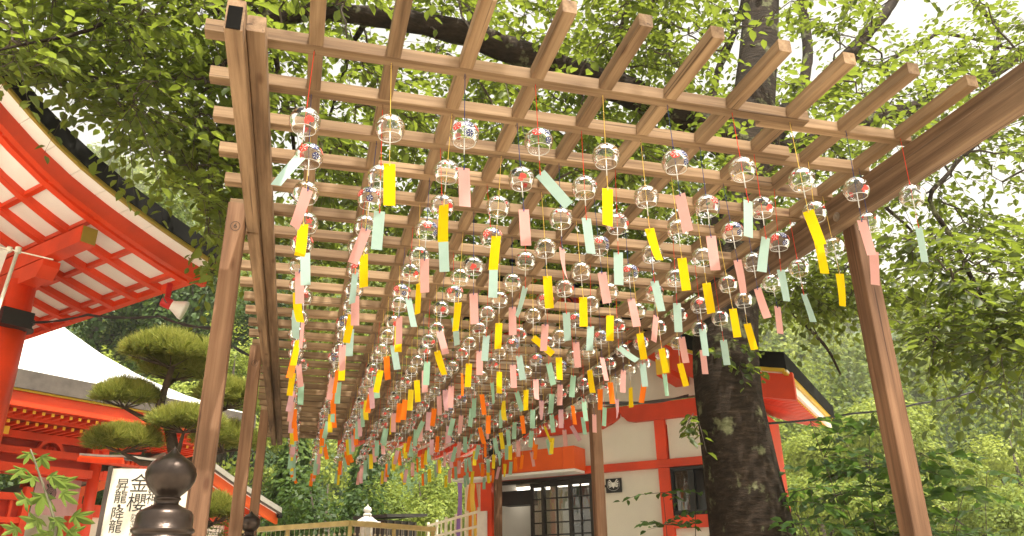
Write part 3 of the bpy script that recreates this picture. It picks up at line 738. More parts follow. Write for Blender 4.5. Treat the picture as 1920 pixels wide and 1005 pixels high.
wbox('sill_beam', red, vR + .1, vM1 - .002, zW0 - .14, zW0 - .02, -.10, .045)
# upper beam with the carved, bow-shaped lower edge
vA_, vB_ = wv(1120, 800)[0], wv(1229, 789)[0]; vK = wv(1166, 790)[0]
hgt = zu1 - zu0
po = [(vR - .1, 0), (vB_ - .01, 0), (vB_ + .02, 0), (vK - .16, .002), (vK - .08, .02), (vK - .045, .06), (vK - .018, .075), (vK - .014, .11), (vK + .014, .11), (vK + .018, .075), (vK + .05, .05),
      (vK + .12, .01), (vK + .22, -.03), (vK + .4, -.045), (vL + .1, -.045), (vL + .1, hgt), (vR - .1, hgt)]
q = MB(); q.prism(po, BV, ZA, BU * (UB - .055) + ZA * zu0, BU * .15); q.build('carved_beam', red, office)
wbox('plaster_back', white, vR + .1, vL, zu0 - .05, zu0 + .13, -.11, -.01)
# gable above
pb = [(0, 0), (.25, .05), (.6, .17), (1.0, .37), (1.5, .68), (2.0, 1.06), (2.70, 1.68)]
PR = at_n(1474, 690, BU, UB - .75); vT = PR @ BV; half = 2.70
OBr = PR; OBl = PR + BV * (2 * half)
broof = half_roof(office, OBr, -BV, BU, pb, 2.8, .15, .16, .26, 24, .10, .05, .06, grey_roof, black_roof, barge_m=red, raft_m=red, trim_m=gold, boards=10, first=.06, cap=yellow_cap, sdrop=.08, tip=.10)
half_roof(office, OBl, BV, BU, pb, 2.8, .15, .16, .26, 8, .34, .06, .08, grey_roof, black_roof, barge_m=red, raft_m=red, trim_m=gold, boards=10, first=.1, cap=yellow_cap, sdrop=.08, tip=.10)
q = MB(); top = PR + BV * half + ZA * 1.80; q.bar(top - BU * .05, top + BU * 2.85, .30, .30); q.build('ridge', black_roof, office)
# white strip and big curved eave boards on the right side
q = MB(); sweep(q, OBr, -BV, BU, pb, .05, .085, -.12, -.045, .24, 2.8, 1); q.build('eave_board', soffit_white, broof)
gab = [(-half + .55, 0.05), (half - .55, 0.05), (half - 1.0, .28), (half - 1.5, .60), (half - 2.0, .98), (0, 1.56), (-half + 2.0, .98), (-half + 1.5, .60), (-half + 1.0, .28)]
q = MB(); q.prism(gab, BV, ZA, BU * (UB) + BV * (vT + half) + ZA * (PR[2] - .02), BU * .1); q.build('gable_panel', white, office)
q = MB()
for sgn in (-1, 1):
    q.bar(BU * (UB - .02) + BV * (vT + half + sgn * (half - .62)) + ZA * (PR[2] + .03), BU * (UB - .02) + BV * (vT + half + sgn * .15) + ZA * (PR[2] + 1.36), .07, .16, up=BU)
q.build('gable_brace', red, office)
for dv, zz in ((-1.5, .22), (1.5, .22), (0, 1.25)):                # purlins with yellow ends under the gable
    c = BU * (UB - .30) + BV * (vT + half + dv) + ZA * (PR[2] + zz)
    q = MB(); q.box(c, BU * .30, BV * .075, ZA * .085); r = q.build('purlin', red, office)
    q = MB(); q.box(c - BU * .306, BU * .005, BV * .07, ZA * .08); q.build('beam_cap', yellow_cap, r)
# body of the building behind the wall
def ubox(name, mat, u0, u1, v0, v1, z0, z1):
    q = MB(); q.box(BU * ((u0 + u1) / 2) + BV * ((v0 + v1) / 2) + ZA * ((z0 + z1) / 2), BU * ((u1 - u0) / 2), BV * ((v1 - v0) / 2), ZA * ((z1 - z0) / 2)); return q.build(name, mat, office)
ubox('side_wall', red_dark, UB + .12, UB + 1.9, vR - .02, vR + .06, 0, zu1); ubox('side_wall', white, UB + .12, UB + 1.9, vL - .10, vL - .02, 0, zu1)
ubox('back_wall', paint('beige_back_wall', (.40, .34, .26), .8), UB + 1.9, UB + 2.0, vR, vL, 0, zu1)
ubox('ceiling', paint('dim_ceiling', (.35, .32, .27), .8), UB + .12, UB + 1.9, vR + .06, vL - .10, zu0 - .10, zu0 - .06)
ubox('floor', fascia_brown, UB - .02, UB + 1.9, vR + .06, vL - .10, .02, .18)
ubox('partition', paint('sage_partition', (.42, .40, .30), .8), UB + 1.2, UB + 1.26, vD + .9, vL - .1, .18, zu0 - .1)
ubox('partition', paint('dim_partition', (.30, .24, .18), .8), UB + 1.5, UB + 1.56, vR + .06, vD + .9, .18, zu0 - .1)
for s in (.10, .9): ubox('wall_timber', red, UB + s + .2, UB + s + .32, vR - .05, vR - .02, 0, zu0)
lampm, ln_, lb_ = new_mat('fluorescent_tube'); lb_.inputs['Emission Color'].default_value = (1, .93, .80, 1); lb_.inputs['Emission Strength'].default_value = 2.5
for (du, vv) in ((.55, vD + .45), (.7, vD + 1.25)):
    lt = BU * (UB + du) + BV * vv + ZA * (zb0 - .02)
    q = MB(); q.box(lt, BV * .30, BU * .05, ZA * .018)
    t = thing('ceiling_lamp', 'lit tube lamp seen through the ' + ('lattice door' if vv < vD + 1 else 'open doorway left of lattice door'), 'lamp', lt)
    q.build('tube', lampm, t); q = MB(); q.box(lt + ZA * .035, BV * .33, BU * .07, ZA * .014); q.build('housing', white, t)
# red box fascia over the door
vb1 = wv(893, 905)[0] + .12; 
bx0, bz0 = wv(1103, 884); bz1 = wv(1103, 843)[1]
wbox('fascia_box', orange, bx0, vb1 - 1.42, bz0, bz1, .062, .34)
wbox('fascia_box', orange, vb1 - 1.416, vb1, bz0 + .002, bz1 - .003, .062, .338)
wbox('fascia_lip', soffit_white, bx0 + .01, vb1, bz0 - .03, bz0 - .002, .07, .33)
# lattice sliding doors: dark frames, glass panes, thin bars
vd0, vd1 = wv(1112, 950)[0], wv(988, 950)[0]; zd1 = bz0 - .07
doorglass = bpy.data.materials.new('door_glass'); doorglass.use_nodes = True
n = doorglass.node_tree; n.nodes.clear()
tp = n.nodes.new('ShaderNodeBsdfTransparent'); tp.inputs['Color'].default_value = (.80, .80, .78, 1)
gs = n.nodes.new('ShaderNodeBsdfGlossy'); gs.inputs['Roughness'].default_value = .02
mx = n.nodes.new('ShaderNodeMixShader'); fr = n.nodes.new('ShaderNodeFresnel'); fr.inputs['IOR'].default_value = 1.5
ml = n.nodes.new('ShaderNodeMath'); ml.operation = 'MULTIPLY_ADD'; ml.inputs[1].default_value = 1.6; ml.inputs[2].default_value = .05
n.links.new(fr.outputs[0], ml.inputs[0]); n.links.new(ml.outputs[0], mx.inputs[0])
n.links.new(tp.outputs[0], mx.inputs[1]); n.links.new(gs.outputs[0], mx.inputs[2])
o = n.nodes.new('ShaderNodeOutputMaterial'); n.links.new(mx.outputs[0], o.inputs['Surface'])
wbox('door_head', black_wood, vD, vL2 - .02, zd1, bz0 - .035, -.06, .03)
leafs = [(vd0, vd0 + (vd1 - vd0) * .36, 0), (vd0 + (vd1 - vd0) * .33, vd0 + (vd1 - vd0) * .80, -.04), (vd0 + (vd1 - vd0) * .77, vd1, -.08)]
for (a0, a1, o) in leafs:
    dr = wbox('door', black_wood, a0, a0 + .035, .2, zd1, o - .035, o)
    wbox('door_stile', black_wood, a1 - .035, a1, .2, zd1, o - .035, o, dr)
    for z0, z1 in ((zd1 - .05, zd1), (.2, .5)): wbox('door_rail', black_wood, a0 + .036, a1 - .036, z0, z1, o - .034, o - .001, dr)
    nb = max(1, round((a1 - a0 - .07) / .135)); sp = (a1 - a0 - .07) / nb
    for k in range(1, nb): wbox('glazing_bar', black_wood, a0 + .035 + sp * k - .007, a0 + .035 + sp * k + .007, .5, zd1 - .05, o - .028, o - .004, dr)
    for k in range(1, 13): wbox('glazing_bar', black_wood, a0 + .036, a1 - .036, zd1 - .05 - .128 * k - .007, zd1 - .05 - .128 * k + .007, o - .027, o - .005, dr)
    wbox('glass_pane', doorglass, a0 + .036, a1 - .036, .5, zd1 - .05, o - .020, o - .017, dr)
# dark roller box inside the opening
wbox('roller_blind_box', black, vd1 + .02, vL2 - .04, zd1 - .22, zd1 - .06, -.30, -.12)
# shelf and things inside
ubox('counter', paint('counter_wood', (.42, .28, .16), .6), UB + .5, UB + .9, vR + .3, vL - .5, .2, 1.1)
for k in range(7):
    vv = vD + .1 + .26 * k; c = BU * (UB + .68 + .05 * (k % 3)) + BV * vv + ZA * (1.1 + .12 + .03 * (k % 2))
    q = MB(); hh = .12 + .03 * (k % 2); q.box(c, BU * .08, BV * (.07 + .02 * (k % 3)), ZA * hh)
    b_ = tag(q.build('counter_box', paint('card_box', ((.55, .40, .28), (.62, .58, .50), (.45, .14, .10))[k % 3], .7), loc=c), ('brown card box', 'cream card box', 'dull red box')[k % 3] + ' on the counter inside, ' + ORD[k] + ' from the right', 'box', 'boxes on the counter inside the door')
    q = MB(); q.box(c + ZA * (hh + .008), BU * .084, BV * (.074 + .02 * (k % 3)), ZA * .008); q.build('lid', paint('box_lid', (.6, .55, .48), .7), b_)
# wall clock-like ornament inside
c = BU * (UB + 1.19) + BV * (vL2 - .50) + ZA * 1.85
q = MB(); q.tube([c, c - BU * .03], .10, 20); oq = tag(q.build('round_plaque', black, loc=c), 'round dark plaque on the pale wall inside the doorway', 'plaque')
q = MB(); q.tube([c - BU * .031, c - BU * .036], .07, 20); q.build('plaque_face', paint('dim_bronze', (.12, .10, .08), .5), oq)
# black sign with a white winged emblem
sv0, sz0 = wv(1168, 923); sv1, sz1 = wv(1138, 899)
sg = thing('wall_sign', 'small black square sign with white winged emblem on white wall', 'sign', BU * UB + BV * ((sv0 + sv1) / 2) + ZA * sz0)
wbox('panel', black, sv0, sv1, sz0, sz1, .02, .04, sg); wbox('bracket', black, sv1, sv1 + .07, (sz0 + sz1) / 2 - .012, (sz0 + sz1) / 2 + .012, .022, .034, sg)
ec = BU * (UB - .042) + BV * ((sv0 + sv1) / 2) + ZA * ((sz0 + sz1) / 2 + .01); ew = (sv1 - sv0)
em = MB(); white_print = paint('white_print', (.80, .80, .76), .6)
for sgn in (-1, 1):
    for k in range(5):
        t = .95 - k * .33; dx, dz = math.cos(t) * sgn, math.sin(t); L_ = ew * (.36 - .03 * k)
        b0 = ec - BV * (sgn * ew * .05) + ZA * (.01 - .006 * k); e1 = b0 - BV * (dx * L_) + ZA * (dz * L_ * .8); w_ = ew * .035
        nrm = BV * (dz * w_) + ZA * (dx * w_)
        em.add([b0 - nrm * .5, b0 + nrm * .5, e1 + nrm, e1 - nrm], [(0, 1, 2, 3)])
sh = [(-.10, .12), (.10, .12), (.09, -.10), (0, -.24), (-.09, -.10)]
em.add([ec + BV * (x * ew) + ZA * (y * ew) for x, y in sh], [(0, 1, 2, 3, 4)])
n_ = 30
for k in range(n_):
    t0, t1 = 2 * math.pi * k / n_, 2 * math.pi * (k + .8) / n_
    if math.sin(t0) > .75: continue
    em.add([ec + BV * (math.cos(t) * ew * r) + ZA * (math.sin(t) * ew * r * .9) for t, r in ((t0, .40), (t0, .415), (t1, .415), (t1, .40))], [(0, 1, 2, 3)])
em.build('emblem', white_print, sg)
# window with dark frame and curtain
dark_glass = paint('dark_window_glass', (.02, .02, .022), .06, vary=.1, bmp=0)
wn = wbox('window', black, vW0 - .02, vW1 + .01, zW0 - .02, zW0 + .03, -.06, .03)
wbox('window_frame', black, vW0 - .02, vW1 + .01, zW1 - .03, zW1, -.06, .03, wn); wbox('window_frame', black, vW1 - .03, vW1 + .01, zW0 + .032, zW1 - .032, -.06, .03, wn)
wbox('window_frame', black, vW0 - .02, vW0 + .03, zW0 + .032, zW1 - .032, -.06, .03, wn); vm = (vW0 + vW1) / 2
wbox('window_frame', black, vm - .03, vm + .03, zW0 + .032, zW1 - .032, -.05, .02, wn)
wbox('window_pane', doorglass, vm + .03, vW1 - .03, zW0 + .032, zW1 - .032, -.03, -.024, wn); wbox('window_pane', dark_glass, vW0 + .03, vm - .03, zW0 + .032, zW1 - .032, -.03, -.024, wn)
q = MB(); V = []
for i in range(25):
    v = vm + .03 + (vW1 - vm - .08) * i / 24
    V += [BU * (UB + .07 + .015 * math.sin(i * 1.7)) + BV * v + ZA * (zW0 + .03), BU * (UB + .07 + .015 * math.sin(i * 1.7)) + BV * v + ZA * (zW1 - .03)]
q.add(V, [(2 * i, 2 * i + 2, 2 * i + 3, 2 * i + 1) for i in range(24)]); q.build('curtain', cloth('dim_curtain', (.34, .25, .20), .3), wn, smooth=True)
# conduit down the wall
cv = wv(1129, 950)[0]; q = MB(); p0 = BU * (UB - .03) + BV * cv
q.tube([p0 + ZA * .05, p0 + ZA * (zb0 - .16), p0 + BV * .02 + ZA * (zb0 - .06), p0 + BV * .05 + ZA * (zb0 - .02)], .016, 8); q.build('conduit', paint('cream_conduit', (.62, .56, .48), .5), office, smooth=True)
# small cream notice on the left post
wbox('notice_board', paint('notice_paper', (.80, .72, .66), .7), vL - .10, vL + .03, .7, wv(900, 960)[1], .06, .075)

# ------------------------------------------------------------------ bronze newel finial, notice, rack, lantern, fence, streamers
bronze = paint('dark_bronze', (.045, .032, .026), .30, metal=.75, vary=.35, scale=14, bmp=.15)
def finial(px, py_top, y, dia, label):
    tp = at_y(px, py_top, y); s = dia / 2
    t = thing('newel_post', label, 'post', (tp[0], tp[1], 0))
    z = tp[2]
    bulb = [(0, 0), (.03, -.06), (.10, -.16), (.24, -.32), (.52, -.50), (.78, -.68), (.94, -.90), (1.0, -1.15), (.96, -1.42), (.82, -1.70), (.62, -1.92), (.50, -2.02), (.47, -2.08)]
    neck = [(.47, -2.08), (.52, -2.12), (.53, -2.17), (.47, -2.21), (.45, -2.30), (.46, -2.36), (.60, -2.44), (.74, -2.50), (.80, -2.54)]
    drum = [(.80, -2.54), (.98, -2.62), (1.07, -2.76), (1.10, -2.95), (1.11, -3.28), (1.18, -3.31), (1.21, -3.39), (1.18, -3.47), (1.11, -3.50), (1.12, -3.60), (1.19, -3.63), (1.22, -3.71), (1.19, -3.79), (1.12, -3.82), (1.12, -4.6)]
    for nm, pr in (('bulb', bulb), ('neck', neck), ('sleeve', drum)):
        q = MB(); q.lathe([(r * s, zz * s) for r, zz in pr], 40, tp); q.build(nm, bronze, t, smooth=True)
    q = MB(); q.tube([(tp[0], tp[1], 0), (tp[0], tp[1], z - 4.6 * s + .001)], s * 1.08, 24); q.build('wooden_shaft', red, t, smooth=True)
    return t
finial(329, 836, 2.62, .147, 'dark bronze onion-shaped finial on a railing post, in front of the notice board')
finial(472, 957, 5.6, .13, 'small dark railing finial half hidden behind the wooden pergola posts')

SY = 4.5
s_tl, s_bl = at_y(213, 879, SY), at_y(188, 1012, SY)
upv = (s_tl - s_bl); upv /= np.linalg.norm(upv); 
xv = np.array([.985, -.17, 0.035]); xv -= upv * (xv @ upv); xv /= np.linalg.norm(xv); nv = np.cross(xv, upv)
notice = thing('notice_board', 'cream notice board with black brush calligraphy behind the bronze finial', 'sign', (s_bl[0] + .2, s_bl[1], 0))
SW_, SH_ = .40, 1.05
board_m = paint('cream_board', (.66, .60, .50), .6, vary=.06, scale=3); frame_m = paint('dark_frame_wood', (.045, .030, .022), .6)
cen = s_tl + xv * SW_ / 2 - upv * SH_ / 2
q = MB(); q.box(cen, xv * SW_ / 2, upv * SH_ / 2, nv * .008); q.build('panel', board_m, notice)
for sx in (-1, 1):
    q = MB(); q.box(cen + xv * sx * (SW_ / 2 + .010), xv * .010, upv * (SH_ / 2 + .012), nv * .016); q.build('frame_rail', frame_m, notice)
q = MB(); q.box(cen - upv * (SH_ / 2 + .006), xv * (SW_ / 2), upv * .006, nv * .015); q.build('frame_rail', frame_m, notice)
for sx in (-.7, .7):
    a_ = cen + xv * sx * SW_ / 2 - upv * (SH_ / 2 + .02); q = MB(); q.bar(a_, np.array([a_[0], a_[1] + .05, 0.0]), .035, .03, up=nv); q.build('leg', frame_m, notice)
print_black = paint('black_brush_ink', (.012, .010, .010), .6, bmp=0)
def put_char(ch, x, y, size, sy=1.12):
    """x from the left edge, y from the top edge, metres"""
    p = s_tl + xv * x - upv * y + nv * .0092
    o = text_obj('character', ch, size, print_black, notice, p, xv, upv, .0003, 0.0)
    return o
def px_to_board(px, py):
    r = ray(px, py); t = ((s_tl - CAM) @ nv) / (r @ nv); p = CAM + r * t - s_tl
    return p @ xv, -(p @ upv)
for ch, px, py, sz in (('昇', 231, 911, .068), ('龍', 227, 934, .068), ('・', 224, 951, .075), ('降', 221, 965, .068), ('龍', 217, 989, .068), ('金', 263, 909, .098), ('櫻', 257, 945, .098), ('龍', 250, 1035, .09),
                       ('御', 290, 914, .068), ('神', 287, 936, .068), ('木', 283, 960, .068),
                       ('か', 251, 968, .026), ('な', 249.5, 976, .026), ('ざ', 248.5, 986, .026), ('く', 247, 994, .026), ('ら', 246, 1002, .026)):
    x, y = px_to_board(px, py); put_char(ch, x, y, sz)

# bamboo rack with hanging tags
bamboo = paint('dry_bamboo', (.62, .48, .20), .5, vary=.15, scale=8); tagw = paint('pale_tag', (.78, .70, .55), .6)
RK = at_y(657, 981, 9.6)
rack = thing('bamboo_rack', 'sunlit bamboo rack with a flat top rail below the chimes', 'rack', (RK[0], RK[1], 0))
for dv, ln in ((VA, 2.1), (UA, 1.5)):
    q = MB(); q.bar(RK - dv * .03, RK + dv * ln, .10, .055); q.build('top_rail', bamboo, rack)
    q = MB(); q.tube([RK + ZA * -.42, RK + dv * ln + ZA * -.42], .02, 8); q.build('rail', bamboo, rack)
    for k in range(3):
        p = RK + dv * (ln * k / 2 + (.0 if k else 0)); 
        if k == 0 and dv is UA: continue
        q = MB(); q.tube([(p[0], p[1], 0), (p[0], p[1], RK[2] - .03)], .025, 8); q.build('post', bamboo, rack)
    for k in range(int(ln / .085)):
        p = RK + dv * (.08 + .085 * k) - ZA * .03
        q = MB(); q.tube([p, p - ZA * .07], .0025, 4); q.lathe([(.0, 0), (.013, -.010), (.014, -.03), (.010, -.035)], 7, p - ZA * .065); q.build('hanging_bell', tagw, rack)
# stone lantern
stone = paint('pale_granite', (.66, .63, .58), .85, vary=.12, scale=20, bmp=.3)
ST = at_y(690, 944, 13.0)
sl = thing('stone_lantern', 'pale granite lantern top rising behind the bamboo rack', 'lantern', (ST[0], ST[1], 0))
def slathe(nm, pr, n=20): q = MB(); q.lathe([(r * .6, max(z * .6, -ST[2]) if z > -1.2 else z) for r, z in pr], n, (ST[0], ST[1], ST[2])); q.build(nm, stone, sl, smooth=n > 8)
slathe('finial', [(0, 0), (.015, -.04), (.03, -.07), (.085, -.11), (.11, -.16), (.09, -.22), (.06, -.24), (.10, -.26), (.12, -.29), (.09, -.32)])
slathe('roof', [(.06, -.32), (.14, -.35), (.22, -.41), (.30, -.47), (.36, -.47), (.36, -.53), (.12, -.56)], 24)
slathe('light_box', [(.16, -.56), (.16, -.85), (.20, -.87), (.22, -.95), (.10, -1.0)], 6)
slathe('shaft', [(.11, -1.0), (.095, -1.19), (.12, -ST[2] + .25)], 16); slathe('base', [(.12, -ST[2] + .25), (.26, -ST[2] + .18), (.30, -ST[2])], 6)
# white lattice fence
fw = paint('cream_fence_paint', (.80, .74, .60), .6, vary=.06)
F0, F1 = at_y(803, 988, 12.8), at_y(898, 956, 10.2); F1[2] = F0[2] = (F0[2] + F1[2]) / 2
fence = thing('lattice_fence', 'cream painted lattice fence running up to the red building', 'fence', (F0[0], F0[1], 0))
fd = (F1 - F0); fl = np.linalg.norm(fd); fd /= fl
for z in (0, -.18, -.75): q = MB(); q.bar(F0 + ZA * z, F1 + ZA * z, .028, .03); q.build('rail', fw, fence)
for k in range(6):
    p = F0 + fd * (fl * k / 5); q = MB(); q.bar((p[0], p[1], 0), p + ZA * .05, .035, .035, up=fd); q.build('post', fw, fence)
    if k < 5:
        p2 = F0 + fd * (fl * (k + 1) / 5)
        for a_, b_, o_ in ((-.20, -.73, .012), (-.73, -.20, -.012)):
            e = np.cross(fd, ZA) * o_; q = MB(); q.bar(p + ZA * a_ + e, p2 + ZA * b_ + e, .018, .022); q.build('brace', fw, fence)
        q = MB(); pm = (p + p2) / 2; q.bar(pm - ZA * .02, pm - ZA * .75, .02, .02, up=fd); q.build('baluster', fw, fence)
# streamers on poles by the office
def streamer(px, top, y, mat, label, w=.05, nm='cloth_streamer', wav=.02, ph=0.):
    P = at_y(px, top, y); q = MB(); V = []; n = 26
    for j in range(n + 1):
        z = P[2] - (P[2] - .15) * j / n; a_ = .5 * math.sin(j * .55 + ph)
        c = np.array([P[0] + wav * math.sin(j * .5 + ph), P[1] + wav * math.cos(j * .4 + ph), z])
        V += [c - np.array([math.cos(a_), math.sin(a_), 0]) * w / 2, c + np.array([math.cos(a_), math.sin(a_), 0]) * w / 2]
    q.add(V, [(2 * j, 2 * j + 1, 2 * j + 3, 2 * j + 2) for j in range(n)])
    return tag(q.build(nm, mat, loc=(P[0], P[1], 0), smooth=True), label, 'streamer', 'coloured streamers beside the office')
wc = cloth('white_streamer', (.86, .84, .78)); oc = cloth('orange_streamer', (.85, .30, .05)); yc = cloth('gold_streamer', (.88, .62, .12)); pc_ = cloth('purple_streamer', (.36, .22, .58)); rc_ = cloth('red_streamer', (.75, .10, .05))
streamer(862, 897, 11.2, pc_, 'purple cloth streamer, leftmost of the hanging streamers', .07, wav=.01)
streamer(877, 884, 11.0, wc, 'white cloth streamer between purple and orange ones', .05, ph=.5)
streamer(884, 862, 10.9, oc, 'orange cloth streamer hanging left of red fascia box', .08, wav=.03, ph=1.3)
streamer(890, 868, 10.8, yc, 'gold cloth streamer twisting beside the orange one', .06, wav=.035, ph=2.6)
streamer(893, 866, 11.0, rc_, 'red cloth streamer nearest the red fascia box', .05, wav=.03, ph=3.9)
for px, lab in ((899, 'thick cream pole beside the red post of the office'), (876, 'thin cream pole behind the white streamer')):
    P = at_y(px, 905 if px > 890 else 890, 11.1); q = MB(); q.tube([(P[0], P[1], 0), P], .05 if px > 890 else .03, 12); q.lathe([(0, .06), (.05, .03), (.055, 0)], 12, P)
    tag(q.build('flag_pole', fw, loc=(P[0], P[1], 0), smooth=True), lab, 'pole')
# dark shed
SD = at_y(790, 966, 14.5)
shed = thing('dark_shed', 'low dark wooden shed under the trees behind stone lantern', 'shed', (SD[0] - .6, SD[1] + .5, 0))
q = MB(); q.box(SD - UA * .48 + VA * .4 + ZA * (-SD[2] / 2 - .06), UA * .42, VA * .35, ZA * (SD[2] / 2 - .06)); q.build('wall', black_wood, shed)
q = MB(); q.bar(SD - UA * 1.0 + VA * .3 - ZA * .07, SD + UA * .05 + VA * .3, .8, .05); q.build('roof', black_wood, shed)
for k in range(5): q = MB(); q.box(SD - UA * (.12 + .18 * k) + VA * .036 + ZA * (-SD[2] / 2 - .06), UA * .02, VA * .012, ZA * (SD[2] / 2 - .08)); q.build('batten', fascia_brown, shed)
# floodlight under the pergola's far end
FL = at_y(921, 842, 8.2)
flood = thing('floodlight', 'black floodlight tilted under the far end of the pergola', 'floodlight', FL)
d1 = np.array([.30, -.45, -.84]); d1 /= np.linalg.norm(d1); d2 = np.cross(d1, np.array([0, 1., 0])); d2 /= np.linalg.norm(d2); d3 = np.cross(d1, d2)
q = MB(); q.box(FL, d1 * .115, d2 * .055, d3 * .018); q.build('housing', black, flood)
q = MB(); q.box(FL - d3 * .019, d1 * .10, d2 * .045, d3 * .001); q.build('lens', dark_glass, flood)
q = MB(); q.tube([FL - d1 * .1, FL - d1 * .16 + ZA * .06, np.array([FL[0], FL[1], ZB + .01])], .008, 6); q.build('bracket', black, flood)
# cables
def cable(pts, r, label, sag=0.0, n=18, strands=1):
    q = MB(); P = []
    for a_, b_ in zip(pts[:-1], pts[1:]):
        for k in range(n): f = k / n; P.append(np.asarray(a_) * (1 - f) + np.asarray(b_) * f - ZA * sag * 4 * f * (1 - f))
    P.append(np.asarray(pts[-1]))
    for s_ in range(strands):
        q.tube([p + np.array([0, math.cos(i * .45 + s_ * 3.1), math.sin(i * .45 + s_ * 3.1)]) * (r * .9 if strands > 1 else 0) for i, p in enumerate(P)], r, 6)
    return tag(q.build('cable', cable_m, smooth=True), label, 'cable')
c0 = jb + UA * .12; c4 = hp(-.235, 3.52, .945)
c1 = at_y(165, 590, 6.9); c2 = at_y(300, 593, 6.2); c3 = at_y(395, 615, 5.5)
cable([c0, c1, c2, c3, c4], .0062, 'twisted black cable from the hall column to a pergola post', .02, strands=2)
cable([ls - ax * .05, at_y(305, 552, 6.3), at_y(285, 592, 6.25), c2], .005, 'thin black wire looping down from the horn loudspeaker', .01)
e0 = hp(1.445, 3.72, .86); e1 = at_n(1290, 742, BU, UB - .45)
cable([e0, e1], .009, 'thick black cable from pergola post to the office gable', .03, strands=2)
cable([at_n(1436, 794, BU, UB - .5), at_y(1600, 775, 6.2), at_y(1720, 757, 6.0), at_y(1840, 730, 5.8), at_y(2150, 640, 5.0)], .010, 'single black cable crossing the trees at right', .015)

# ------------------------------------------------------------------ a person beyond the far end (only the hair shows)
PP = at_y(905, 990, 11.6)
person = thing('person', 'dark hair of a person standing below the streamers', 'person', (PP[0], PP[1], 0))
skin = paint('skin', (.55, .34, .24), .5, vary=.05); shirt = paint('grey_shirt', (.22, .22, .25), .8)
hh = PP[2] - .02
js = [(0, 0, .92), (0, 0, 1.15), (0, 0, 1.38), (0, 0, hh - .26), (0, -.02, hh - .13), (0, 0, hh - .04), (-.09, 0, .86), (-.10, .01, .48), (-.10, .03, .08), (-.10, -.10, .03), (.09, 0, .86), (.10, .01, .48), (.10, .03, .08), (.10, -.10, .03),
      (-.18, 0, 1.38), (-.24, .02, 1.10), (-.24, -.06, .85), (-.24, -.08, .76), (.18, 0, 1.38), (.24, .02, 1.10), (.24, -.06, .85), (.24, -.08, .76)]
es = [(0, 1), (1, 2), (2, 3), (3, 4), (4, 5), (0, 6), (6, 7), (7, 8), (8, 9), (0, 10), (10, 11), (11, 12), (12, 13), (2, 14), (14, 15), (15, 16), (16, 17), (2, 18), (18, 19), (19, 20), (20, 21)]
rad = [.14, .13, .14, .055, .085, .07, .09, .06, .045, .04, .09, .06, .045, .04, .06, .045, .035, .03, .06, .045, .035, .03]
me = bpy.data.meshes.new('body'); me.from_pydata(js, es, []); me.materials.append(shirt)
bo = obj_from('body', me, person); sk = bo.modifiers.new('skin', 'SKIN'); sb = bo.modifiers.new('subsurf', 'SUBSURF'); sb.levels = sb.render_levels = 1
for v, r_0 in zip(me.skin_vertices[0].data, rad): v.radius = (r_0, r_0)
me.skin_vertices[0].data[0].use_root = True
q = MB(); q.lathe([(.0, .12), (.05, .115), (.085, .085), (.105, .03), (.108, -.03), (.09, -.09)], 16, (PP[0], PP[1] + .012, PP[2] - .12)); q.build('hair', paint('dark_hair', (.012, .010, .010), .45), person, smooth=True)

# ------------------------------------------------------------------ foliage
def leaves(P, A, N, L, W, fold=.18, rng=rng):
    """P base, A axis, N normal, L length, W width -> vertices, quads of pointed, slightly folded leaves"""
    A = A / np.linalg.norm(A, axis=1, keepdims=True)
    S = np.cross(A, N); S /= (np.linalg.norm(S, axis=1, keepdims=True) + 1e-9); N = np.cross(S, A)
    L = L[:, None]; W = W[:, None]; n = len(P)
    up = N * W * fold; dr = -N * L * .10
    v0 = P; v1 = P + A * L * .32 - S * W * .46 + up; v2 = P + A * L * .68 - S * W * .40 + up + dr * .3
    v3 = P + A * L + dr; v4 = P + A * L * .68 + S * W * .40 + up + dr * .3; v5 = P + A * L * .32 + S * W * .46 + up
    V = np.stack([v0, v1, v2, v3, v4, v5], 1).reshape(-1, 3)
    b = (np.arange(n) * 6)[:, None]
    F = np.concatenate([b + np.array([[0, 3, 2, 1]]), b + np.array([[0, 5, 4, 3]])], 1).reshape(-1, 4)
    return V, F
def unit(v): return v / (np.linalg.norm(v, axis=-1, keepdims=True) + 1e-9)
def spray(p, d, L, nl, ll, droop=.25, upn=(0, 0, 1.), flat=.35):
    """a leafy twig: alternate leaves along a drooping stem"""
    d = d / np.linalg.norm(d); k = np.arange(nl); s = (k + .7 + rng.uniform(-.2, .2, nl)) / nl * L
    side = np.cross(d, np.array(upn)); side /= (np.linalg.norm(side) + 1e-9)
    C = p + d * s[:, None] - ZA * (droop * s ** 2 / L)[:, None]
    sg = np.where(k % 2 == 0, 1., -1.)[:, None]
    a_ = unit(d * rng.uniform(.35, .9, (nl, 1)) + side * sg * rng.uniform(.6, 1.1, (nl, 1)) + rng.normal(0, .18, (nl, 3)) - ZA * rng.uniform(.05, .5, (nl, 1)))
    N = unit(np.array(upn) + rng.normal(0, flat, (nl, 3)))
    ln = ll * rng.uniform(.65, 1.15, nl)
    return C + a_ * .012, a_, N, ln, C
def tufts(P, A, N, L, W):
    """far foliage: one diamond-shaped quad for each leaf clump"""
    A = unit(A); S = unit(np.cross(A, N)); L = L[:, None]; W = W[:, None]
    V = np.stack([P, P + A * L * .5 - S * W * .5, P + A * L, P + A * L * .5 + S * W * .5], 1).reshape(-1, 3)
    return V, np.arange(len(V)).reshape(-1, 4)
